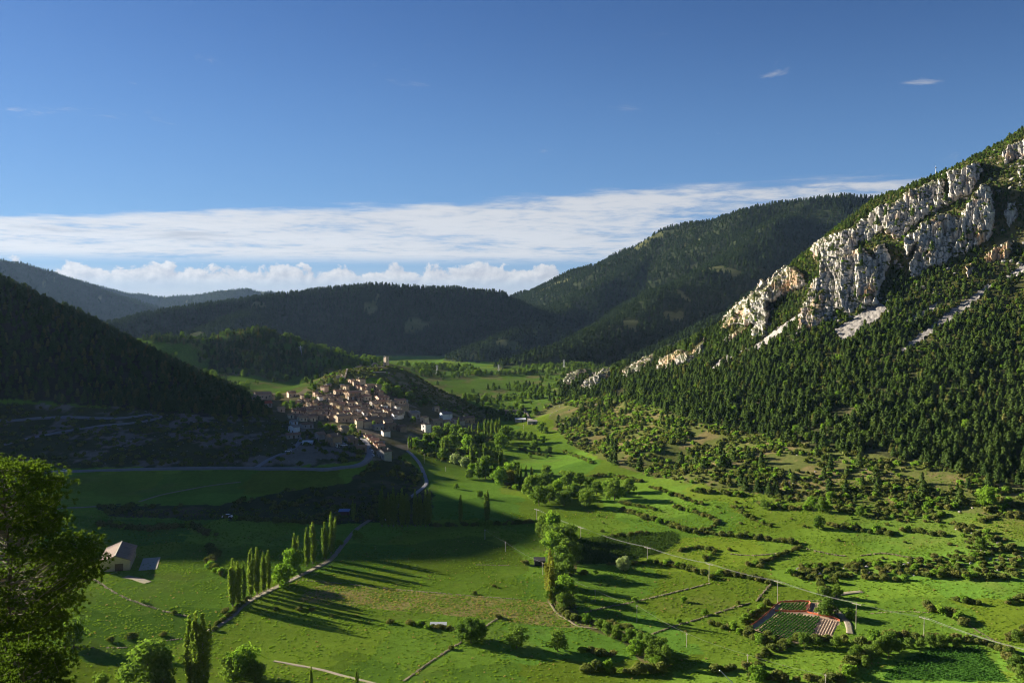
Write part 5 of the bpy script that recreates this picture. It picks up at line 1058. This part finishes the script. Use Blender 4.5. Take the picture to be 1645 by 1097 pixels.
SHORT = {'topmost cluster under the castle': 'in the topmost cluster', 'upper row of the village': 'in the top row', 'second row from the top of the village': 'in the second row', 'left shoulder of the village': 'on the left shoulder',
 'middle row of the village': 'in the middle row', 'fourth row of the village': 'in the fourth row', 'fifth row of the village': 'in the fifth row', 'lower row of the village': 'in the lower row', 'shaded lower edge of the village': 'on the shaded lower edge',
 'terrace of orange roofs along the village street': 'in the orange-roofed street terrace', 'right-hand end of the village': 'at the right-hand end', 'houses beyond the dark hillside left of the village': 'beyond the dark hillside'}
for tier, (fn, lst) in TIERS.items():
    lst = sorted(lst); scl = 6.854 if 'beyond' in tier else 8.225
    for i, (a, b, w, h, wl, rf, fc, yw) in enumerate(lst):
        px_, py_ = fn(a, b)
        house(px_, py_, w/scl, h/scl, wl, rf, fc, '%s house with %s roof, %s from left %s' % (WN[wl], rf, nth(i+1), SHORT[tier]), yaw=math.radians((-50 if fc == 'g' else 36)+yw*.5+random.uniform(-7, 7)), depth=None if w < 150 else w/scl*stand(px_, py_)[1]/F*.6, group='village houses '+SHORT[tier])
# filler-free village ends here; castle
M['ruin'] = mat_plain('castle_stone', (.42, .35, .26), .95, .35, .8, .12, bscale=2.5)
def castle():
    p = stand(620.5, 588); m = p[1]/F; w = 6.0*m; h = 15.5*m
    t = thing('castle_tower', 'square ruined stone tower on top of the village hill', 'tower', (p[0], p[1], p[2]), .85)
    mb = MB(); mb.box((0, 0, h*.45-1), (w, w, h*.9+2))
    obj('shaft', mb.mesh('shaft', M['ruin']), t)
    for i, (x, y, hh) in enumerate(((-.36, -.36, .13), (-.1, -.38, .06), (.34, -.36, .1), (-.36, .1, .1), (.36, .36, .05), (0, .36, .11), (-.36, .38, .16))):
        obj('broken_parapet', MB().box((x*w, y*w, h*.9+hh*h*.5), (w*.26, w*.26, hh*h), .1*i).mesh('broken_parapet', M['ruin']), t)
    wn = obj('window', FRM, t, (0, -w/2-.01, h*.55)); obj('pane', WIN, wn)
castle()
def ruin_wall(pts, h, label, name='ruined_wall'):
    L = ground_path(pts, 1.2); mb = MB(); o = L[0]; z0 = float(hz(*o))
    for i, q in enumerate(L):
        hh = h*(.75+.35*perlin(i*.35, 4.2)+random.uniform(-.1, .1)); zz = float(hz(*q)); mb.box((q[0]-o[0], q[1]-o[1], zz-z0+hh/2-.6), (1.4, .9, hh+1.2), random.uniform(-.3, .3))
    tag(obj(name, mb.mesh(name, M['ruin']), None, (o[0], o[1], z0)), label, 'wall', 'ruins on the castle hill')
ruin_wall([(597,588),(606,588),(616,588)], 2.4, 'pale ruined curtain wall running left from the tower')
ruin_wall([(541,608),(546,607)], 4.5, 'tall broken wall stump on the left shoulder of the castle hill')
ruin_wall([(548,603),(557,597),(568,592)], 2.4, 'ruined wall climbing the left ridge of the castle hill')
ruin_wall([(572,591),(580,589)], 2.8, 'short ruined wall near the hilltop left of the curtain wall')
ruin_wall([(600,598),(625,599)], .8, 'low terrace wall on the scrubby slope under the tower')
ruin_wall([(505,606),(520,602)], 1.6, 'grey ruined wall far down the left ridge')
# barn
def barn():
    a = np.array(at_z(185, 918, 0.5)); a[2] = float(hz(a[0], a[1])); t = thing('barn', 'large farm barn with ridged pale roof beside the big pine', 'barn', tuple(a), math.radians(17)); w, L, h, rh = 12.2, 24.0, 4.4, 2.3; x = w/2
    mb = MB(); mb.box((0, L/2, h/2-1), (w, L, h+2))
    for s, yy in ((1, 0.0), (-1, L)): mb.slab([(-x, yy, h), (x, yy, h), (0, yy, h+rh)][::-s], (0, .3*s, 0))
    obj('wall', mb.mesh('wall', M['w_stone']), t)
    for s in (-1, 1):
        r_ = obj('roof_slope', MB().slab([(0, -.6, h+rh+.05), (0, L+.6, h+rh+.05), (s*(x+.6), L+.6, h-.18), (s*(x+.6), -.6, h-.18)][::-s], (0, 0, .18)).mesh('roof_slope', M['r_barn']), t)
        for k in range(11): obj('sheet_rib', MB().slab([(0, -.5+k*2.5, h+rh+.235), (0, -.38+k*2.5, h+rh+.235), (s*(x+.6), -.38+k*2.5, h+.005), (s*(x+.6), -.5+k*2.5, h+.005)][::s], (0, 0, .05)).mesh('sheet_rib', M['r_barn']), r_)
    obj('ridge_cap', MB().box((0, L/2, h+rh+.3), (.5, L+1.3, .16)).mesh('ridge_cap', M['trim']), t)
    obj('door', MB().box((1.6, -.06, 1.6), (3.4, .14, 3.2)).mesh('door', M['wood']), t)
    for k in range(4):
        wn = obj('window', FRM, t, (x+.01, 4+k*5.5, 1.6), math.pi/2); obj('pane', WIN, wn)
    tag(obj('concrete_yard', MB().box((a[0]+x*.95+5.0, a[1]+11.0, a[2]+.02), (7.5, 19, .24), math.radians(17)).mesh('concrete_yard', M['trim'])), 'pale concrete yard slab at the side of the barn', kind='structure')
M['r_barn'] = mat_plain('barn_sheet', (.165, .118, .092), .85, .18, .5, c2=(.12, .09, .075))
barn()
def shed(px, py, wm, hm, dep, wall, roof, label, yaw=0.0, name='shed', cat='shed'):
    p = stand(px, py); t = thing(name, label, cat, (p[0], p[1]+dep/2, p[2]), yaw)
    obj('wall', MB().box((0, 0, hm/2-.5), (wm, dep, hm+1)).mesh('wall', wall), t)
    obj('roof', MB().slab([(-wm/2-.3, -dep/2-.3, hm-.05), (wm/2+.3, -dep/2-.3, hm-.05), (wm/2+.3, dep/2+.3, hm+.5), (-wm/2-.3, dep/2+.3, hm+.5)], (0, 0, .15)).mesh('roof', roof), t)
    obj('door', MB().box((wm*.2, -dep/2-.04, 1.0 if hm > 2 else hm*.45), (1.0, .1, min(2.0, hm*.85))).mesh('door', M['wood']), t); return t
M['black'] = mat_plain('tarred_boards', (.018, .018, .02), .8, .3, 2); M['whitep'] = mat_plain('white_sheet', (.42, .45, .47), .6, .1, 1); M['bluesheet'] = mat_plain('blue_sheet', (.10, .16, .30), .6, .1, 1)
shed(867, 909, 4.8, 2.3, 4, M['black'], M['black'], 'small black hut at the edge of the meadow by the stream hedge')
shed(552, 829, 5.5, 2.6, 4, M['wood'], M['bluesheet'], 'dark shed with blue sheet roof in the shade')
shed(704, 1006, 5.6, .6, 1.2, M['trim'], M['whitep'], 'low trough with white cover in the clipped meadow hedge', name='water_trough', cat='trough')
shed(493, 714, 7.0, 1.6, 5.0, M['whitep'], M['whitep'], 'white flat-roofed shed beside the branch road')
shed(836, 678, 10, 2.6, 6, M['w_grey'], M['whitep'], 'long shed with pale roof at the bend of the valley'); shed(855, 681, 9, 2.6, 6, M['w_grey'], M['r_grey'], 'grey farm shed right of the pale-roofed shed')
# bridge at the bend of the valley
def bridge():
    a, b = hit([801, 832], [664, 663]); L = float(np.linalg.norm(b[:2]-a[:2])); t = thing('stone_bridge', 'low stone bridge below the castle hill at the valley bend', 'bridge', ((a[0]+b[0])/2, (a[1]+b[1])/2, min(a[2], b[2])), math.atan2(b[1]-a[1], b[0]-a[0]))
    obj('deck', MB().box((0, 0, 2.6), (L+2, 4.5, .7)).mesh('deck', M['ruin']), t)
    for s in (-1, 1): obj('parapet', MB().box((0, s*2.1, 3.35), (L+2, .35, .8)).mesh('parapet', M['trim']), t)
    for k in range(4): obj('pier', MB().box((-L/2+L*(k+.5)/4, 0, .8), (1.4, 4.0, 3.2)).mesh('pier', M['ruin']), t)
bridge()
# ------------------------------------------------------------------ cars
def car_parts():
    b = MB(); prof = [(-2.1, .35), (-2.1, .78), (-1.3, .92), (1.2, .95), (2.05, .82), (2.1, .35)]
    b.slab([(x, -.85, z) for x, z in prof], (0, 1.7, 0)); c = MB(); prof2 = [(-1.25, .9), (-.65, 1.45), (.95, 1.47), (1.55, .93)]; c.slab([(x, -.72, z) for x, z in prof2], (0, 1.44, 0))
    rf = MB().box((.15, 0, 1.49), (1.5, 1.3, .07)); wh = MB(); wh.tube((0, -.1, 0), (0, .1, 0), .33, .33, 10)
    return b, c, rf, wh
M['cwhite'] = mat_plain('white_car_paint', (.78, .78, .78), .3, .03, 1, spec=.5); M['cdark'] = mat_plain('dark_car_paint', (.04, .045, .06), .3, .03, 1, spec=.5); M['tyre'] = mat_plain('tyre', (.02, .02, .02), .9, .1, 2)
cb, cc_, crf, cwh = car_parts(); CARM = {k: (cb.mesh('body', M[k]), crf.mesh('roof', M[k])) for k in ('cwhite', 'cdark')}; CCAB = cc_.mesh('cabin', M['pane']); CWH = cwh.mesh('wheel', M['tyre'])
def car(px, py, yaw, k, label, big=1.0):
    p = stand(px, py); t = thing('parked_car', label, 'car', (p[0], p[1], p[2]+.25), yaw, big, 'cars'); obj('body', CARM[k][0], t); obj('cabin', CCAB, t); obj('roof', CARM[k][1], t)
    for x in (-1.3, 1.3):
        for y in (-.78, .78): obj('wheel', CWH, t, (x, y, .33))
car(598, 727, 1.9, 'cwhite', 'white car parked on the village street by the three-window house'); car(599, 733, 1.9, 'cwhite', 'second white car parked farther down the village street'); car(594, 722, 1.9, 'cdark', 'dark car on the village street')
car(463, 726, .5, 'cwhite', 'small white car driving on the branch road'); car(365, 832, .1, 'cwhite', 'white car standing alone in the dark shaded field', 1.3); car(624, 836, .8, 'cwhite', 'white car under the dark poplar row'); car(102, 758, .0, 'cwhite', 'tiny white car at the left end of the main road')
car(552, 717, .2, 'cwhite', 'white van-like car beside the large brown house', 1.25)
# ------------------------------------------------------------------ dry stone walls
def stone_wall(pts, h, label):
    h *= .62; L = ground_path(pts, .85); mb = MB(); o = L[0]; z0 = float(hz(*o)); r = np.random.default_rng(int(pts[0][0]))
    for i, q in enumerate(L):
        if r.random() < .13 or perlin(i*.06, h*7.7) > .42: continue
        zz = float(hz(*q))-z0
        for s in (0, 1):
            hh = h*r.uniform(.35, .62); mb.box((q[0]-o[0]+r.normal()*.15, q[1]-o[1]+r.normal()*.15, zz+s*h*.3+hh/2-.15), (r.uniform(.7, 1.1), r.uniform(.35, .65), hh+.1), r.uniform(0, 3), r.uniform(.7, .95))
    tag(obj('dry_stone_wall', mb.mesh('dry_stone_wall', M['drywall']), None, (o[0], o[1], z0)), label, 'wall', 'dry stone walls between the meadows')
stone_wall([(941,983),(980,974),(1022,966),(1080,952),(1140,937)], .9, 'long low stone wall from the stream hedge to the third power pole')
stone_wall([(1048,1018),(1085,1005),(1120,995),(1165,980),(1204,969)], .9, 'stone wall slanting up to the vegetable garden')
stone_wall([(1215,966),(1226,953),(1238,940)], 1.2, 'short tall stone wall above the garden corner')
stone_wall([(649,1093),(690,1064),(725,1041),(765,1016),(798,994)], .8, 'straight stone wall crossing the front meadow')
stone_wall([(150,930),(175,946),(205,962),(258,980),(300,990)], 1.0, 'dark stone wall slanting right from the large pine')
stone_wall([(60,1041),(130,1040),(200,1040),(245,1032),(290,1026)], .7, 'low wall along the bushes at the lower left')
stone_wall([(1298,882),(1345,892),(1378,893),(1420,889),(1470,897)], 1.1, 'pale rubble wall along the stony lane on the right')
stone_wall([(480,931),(560,938),(667,949),(760,957),(830,962)], .5, 'thin tan wall crossing the middle meadow')
stone_wall([(765,907),(815,908),(860,909)], .6, 'low wall leading to the black hut')
stone_wall([(1175,890),(1210,892),(1250,889)], .9, 'pale curved wall on the small green terrace')
stone_wall([(340,1012),(374,987),(395,967),(436,945),(470,929),(503,912),(534,895)], .8, 'stone verge along the dirt track by the poplars')
stone_wall([(1250,966),(1280,964),(1318,965)], .6, 'tan bank along the back of the garden')
stone_wall([(1259,1042),(1275,1034),(1300,1031)], .8, 'short wall below the garden hedge')
stone_wall([(1400,985),(1440,982),(1490,983)], .4, 'tan boundary line behind the seventh power pole')
stone_wall([(1550,1000),(1600,1030),(1645,1050)], .5, 'dry bank under the power line at the right')
BOULD = []
for s in range(3):
    r = np.random.default_rng(s+70); bm = bmesh.new(); bmesh.ops.create_icosphere(bm, subdivisions=1, radius=.6)
    for v in bm.verts: v.co *= r.uniform(.7, 1.25); v.co.z *= .7
    me = bpy.data.meshes.new('boulder'); bm.to_mesh(me); bm.free(); me.materials.append(M['scree']); BOULD.append(me)
x, y, z, px, py, r = cand(20, 330, 300, 960, 3.0, 41, 2.0); nz = perlin(x/12, y/12, 3.)
m = ((in_any(px, py, SCRUBZ[1:3]) & (r.random(len(x)) < .3)) | (inpoly(px, py, Z_SCRUB) & (nz > .3) & (r.random(len(x)) < .2))); k = np.where(m)[0]
scatter('boulders', np.stack([x[k], y[k], z[k]], 1), r.uniform(.5, 1.9, len(k)), BOULD, r.integers(0, 3, len(k)), 'pale loose stones on the rough terraces', 'rocks')
x, y, z, px, py, r = cand(20, 720, 600, 1010, 4.0, 42, 2.0); nz = perlin(x/16, y/16, 3.)+.35*perlin(x/6, y/6, 8.)
band = inpoly(px, py, [(900,630),(1050,560),(1165,505),(1300,420),(1440,310),(1650,215),(1650,440),(1560,470),(1440,500),(1340,530),(1200,570),(1060,605),(940,640)]); k = np.where(band & (nz > .28) & (r.random(len(x)) < .6) & ~in_any(px, py, CL))[0]
scatter('crag_rubble', np.stack([x[k], y[k], z[k]], 1), r.uniform(1.5, 5.0, len(k)), BOULD, r.integers(0, 3, len(k)), 'small pale rock outcrops scattered between the crags', 'rocks')
x, y, z, px, py, r = cand(-300, 20, 560, 900, 2.6, 43, 2.0); nz = perlin(x/10, y/10, 6.); k = np.where(in_any(px, py, [Z_HILL, Z_TERR]) & (nz > .15) & (r.random(len(x)) < .35))[0]
scatter('hill_stones', np.stack([x[k], y[k], z[k]], 1), r.uniform(.4, 1.5, len(k)), BOULD, r.integers(0, 3, len(k)), 'pale stones and broken terrace walls on the castle hill and shaded terraces', 'rocks')
# ------------------------------------------------------------------ power lines
M['pole'] = mat_plain('weathered_pole', (.34, .31, .27), .9, .2, 3); M['wire'] = mat_plain('bare_wire', (.34, .34, .33), .45, .05, 1, metal=.4); M['steel'] = mat_plain('galvanised_steel', (.42, .43, .44), .6, .1, 2, metal=.3)
def pole(px, by, ty, label, arm=1.6, group='power poles', yaw=.5):
    p = stand(px, by); h = (by-ty)/F*p[1]; t = thing('power_pole', label, 'pole', tuple(p), yaw, group=group)
    obj('shaft', MB().tube((0, 0, -.5), (0, 0, h), .12, .09, 8).mesh('shaft', M['pole']), t)
    ca = obj('crossarm', MB().box((0, 0, h-.35), (.14, arm*2+.3, .16)).mesh('crossarm', M['pole']), t)
    pts = []
    for s in (-arm, 0.0, arm):
        z = h-.27 if s else h; obj('insulator', MB().tube((0, s, z), (0, s, z+.3), .07, .05, 6).mesh('insulator', M['trim']), ca)
        pts.append((p[0]-math.sin(yaw)*s, p[1]+math.cos(yaw)*s, p[2]+z+.3))
    return pts
def wires(tops, names, r=.035, sag=.022):
    for k, lab in enumerate(names):
        mb = MB()
        for a, b in zip(tops[:-1], tops[1:]):
            A, B = Vector(a[k]), Vector(b[k]); n = 14; prev = A
            for i in range(1, n+1):
                t_ = i/n; q = A.lerp(B, t_); q.z -= (B-A).length*sag*4*t_*(1-t_); mb.tube(prev, q, r, r, 5, False); prev = q
        tag(obj('power_wire', mb.mesh('power_wire', M['wire'])), lab, 'wire', 'overhead wires')
A_ = [(862,838,817),(933,865,846),(1040,902,878),(1139,934,904),(1249,967,932),(1375,1010,967),(1484,1028,990),(1690,1102,1052)]
tA = [pole(a, b, c, '%s power pole from the left on the three-wire line' % nth(i+1), yaw=.75) for i, (a, b, c) in enumerate(A_)]
wires(tA, ['front wire of the three-wire power line', 'middle wire of the three-wire power line', 'rear wire of the three-wire power line'], .018)
B_ = [(779,866,850),(812,886,870),(872,923,903),(956,966,947),(1023,999,971),(1103,1039,1016),(1201,1071,1050),(1326,1104,1082)]
tB = [pole(a, b, c, '%s thin pole from the left on the single-wire line' % nth(i+1), .25, 'thin line poles', yaw=.9) for i, (a, b, c) in enumerate(B_)]
wires(tB, ['single thin wire crossing the front meadows'], .015)
for i, (px_, by, ty, lb) in enumerate(((681.5,744,729,'pale pole beside the lane under the village'),(655,724,710,'pale pole at the top of the village lane'),(716,757,750,'short pole in the sunlit meadow under the village'),(841,690,682,'pole on the far meadow by the avenue'))): pole(px_, by, ty, lb, .5, 'village poles', yaw=.2)
p = stand(1186, 1104); t = thing('leaning_pole', 'white leaning pole tip at the bottom edge', 'pole', tuple(p)); obj('shaft', MB().tube((0, 0, -.3), (-5.2, 1.0, 4.8), .16, .12, 8).mesh('shaft', M['whitep']), t); obj('stay', MB().tube((-5.2, 1.0, 4.8), (-5.6, 1.0, 5.0), .2, .2, 6).mesh('stay', M['whitep']), t)
def pylon(px, by, ty, label):
    p = stand(px, by); h = (by-ty)/F*p[1]; t = thing('lattice_pylon', label, 'pylon', tuple(p), .4, group='lattice pylons'); b = h*.11; r = h*.010
    for sx in (-1, 1):
        for sy in (-1, 1): obj('leg', MB().tube((sx*b, sy*b, -1), (sx*b*.18, sy*b*.18, h), r, r*.7, 5).mesh('leg', M['steel']), t)
    mb = MB(); n = 7
    for i in range(n):
        f0, f1 = 1-.82*i/n, 1-.82*(i+1)/n; z0_, z1_ = h*i/n, h*(i+1)/n
        for s in (-1, 1): mb.tube((-b*f0, s*b*f0, z0_), (b*f1, s*b*f1, z1_), r*.6, r*.6, 4, False).tube((s*b*f0, -b*f0, z0_), (s*b*f1, b*f1, z1_), r*.6, r*.6, 4, False)
    obj('bracing', mb.mesh('bracing', M['steel']), t)
    for k in (.74, .87): obj('crossarm', MB().box((0, 0, h*k), (h*.36, h*.02, h*.022)).mesh('crossarm', M['steel']), t)
pylon(483, 572, 555, 'lattice pylon on the right flank of the wooded knoll'); pylon(702, 602, 586, 'lattice pylon in the fields right of the castle tower'); pylon(801, 598, 585, 'lattice pylon far up the valley left of the spur'); pylon(906, 590, 577, 'lattice pylon just behind the tip of the spur')
p = np.array(at_d(1503, 283, 866)); p[2] = float(hz(p[0], p[1])); t = thing('antenna_mast', 'thin antenna mast on the forested skyline of the mountain', 'mast', tuple(p)); obj('mast', MB().tube((0, 0, -1), (0, 0, 13), .3, .12, 6).mesh('mast', M['steel']), t); obj('aerial', MB().box((0, 0, 11), (1.6, .2, .9)).mesh('aerial', M['whitep']), t)

# ------------------------------------------------------------------ the large pine close to the camera
def near_pine(cx, d, prof, nclump, seed, label, spread=1.0):
    r = np.random.default_rng(seed); m = d/F; base = np.array([(cx-W0/2)*m, d, 0.0]); base[2] = float(hz(base[0], base[1]))
    zof = lambda py: CAMZ-(py-HZ)*m
    py0, py1 = prof[0][0], prof[-1][0]; top = zof(py0)-base[2]
    t = thing('near_pine', label, 'pine tree', tuple(base))
    tr = MB(); n = 9
    for i in range(n): tr.tube((.12*math.sin(i*1.3), .12*math.cos(i*1.1), top*i/n-.3), (.12*math.sin((i+1)*1.3), .12*math.cos((i+1)*1.1), top*(i+1)/n-.3), .26*(1-i/n)+.03, .26*(1-(i+1)/n)+.02, 8, False)
    obj('trunk', tr.mesh('trunk', M['bark'], True), t)
    P = []; D = []; br = MB()
    for i in range(nclump):
        py = r.uniform(py0+6, py1); R = np.interp(py, [p[0] for p in prof], [p[1] for p in prof])*m
        a = r.uniform(0, 6.283); rr = R*math.sqrt(r.uniform(.25, 1.0))*(1+.18*math.sin(a*3+py*.03)); z = zof(py)-base[2]
        c = np.array([math.cos(a)*rr, math.sin(a)*rr, z]); root = np.array([0, 0, max(.5, z-rr*.35-.3)]); mid = (root+c)/2+np.array([0, 0, -.12*rr])
        if r.random() < .55: br.tube(root, mid, .055, .035, 5, False).tube(mid, c, .035, .012, 5, False)
        outd = c-root; outd /= np.linalg.norm(outd)+1e-6; nt = int(r.integers(16, 26))
        for j in range(nt):
            q = c+r.normal(size=3)*np.array([.42, .42, .26])*spread+outd*r.uniform(-.3, .35); up = outd*.6+np.array([0, 0, .9])+r.normal(size=3)*.25
            br.tube(c, q, .010, .006, 3, False) if j < 4 else None
            P.append(np.repeat(q[None], 22, 0)); D.append(up[None]/np.linalg.norm(up)+r.normal(size=(22, 3))*.55)
    P = np.concatenate(P); D = np.concatenate(D); D /= np.linalg.norm(D, axis=1, keepdims=True); S = np.cross(D, r.normal(size=D.shape)); S /= np.linalg.norm(S, axis=1, keepdims=True)
    ln = r.uniform(.13, .24, len(P))[:, None]; V = np.stack([P-S*.015, P+S*.015, P+D*ln+S*.019, P+D*ln-S*.019], 1).reshape(-1, 3)
    obj('branches', br.mesh('branches', M['palebark'], True), t); obj('crown', mesh_np('crown', V, np.arange(len(V)).reshape(-1, 4), M['needle']), t); print('needles', len(P))
near_pine(2, 62, [(748,10),(758,48),(782,76),(815,84),(838,72),(852,78),(868,122),(900,142),(950,122),(990,105),(1040,70),(1110,80)], 640, 5, 'large dark pine with sunlit needle tufts at the left edge')
near_pine(20, 50, [(1040,8),(1060,40),(1085,58),(1140,80)], 60, 6, 'top of a smaller pine in the lower left corner')

# ------------------------------------------------------------------ air
def haze():
    mb = MB().box((0, 4550, 300), (33000, 9300, 900)); m, t = new_mat('haze_air')
    v = t.n('ShaderNodeVolumePrincipled', ins={'Color': col(.38, .60, 1.0), 'Density': HAZE, 'Anisotropy': .25}); t.n('ShaderNodeOutputMaterial', ins={1: v.outputs[0]})
    tag(obj('haze', mb.mesh('haze', m)), 'thin blue air haze filling the valley', 'haze', kind='stuff')
HAZE = 1.1e-5
haze()
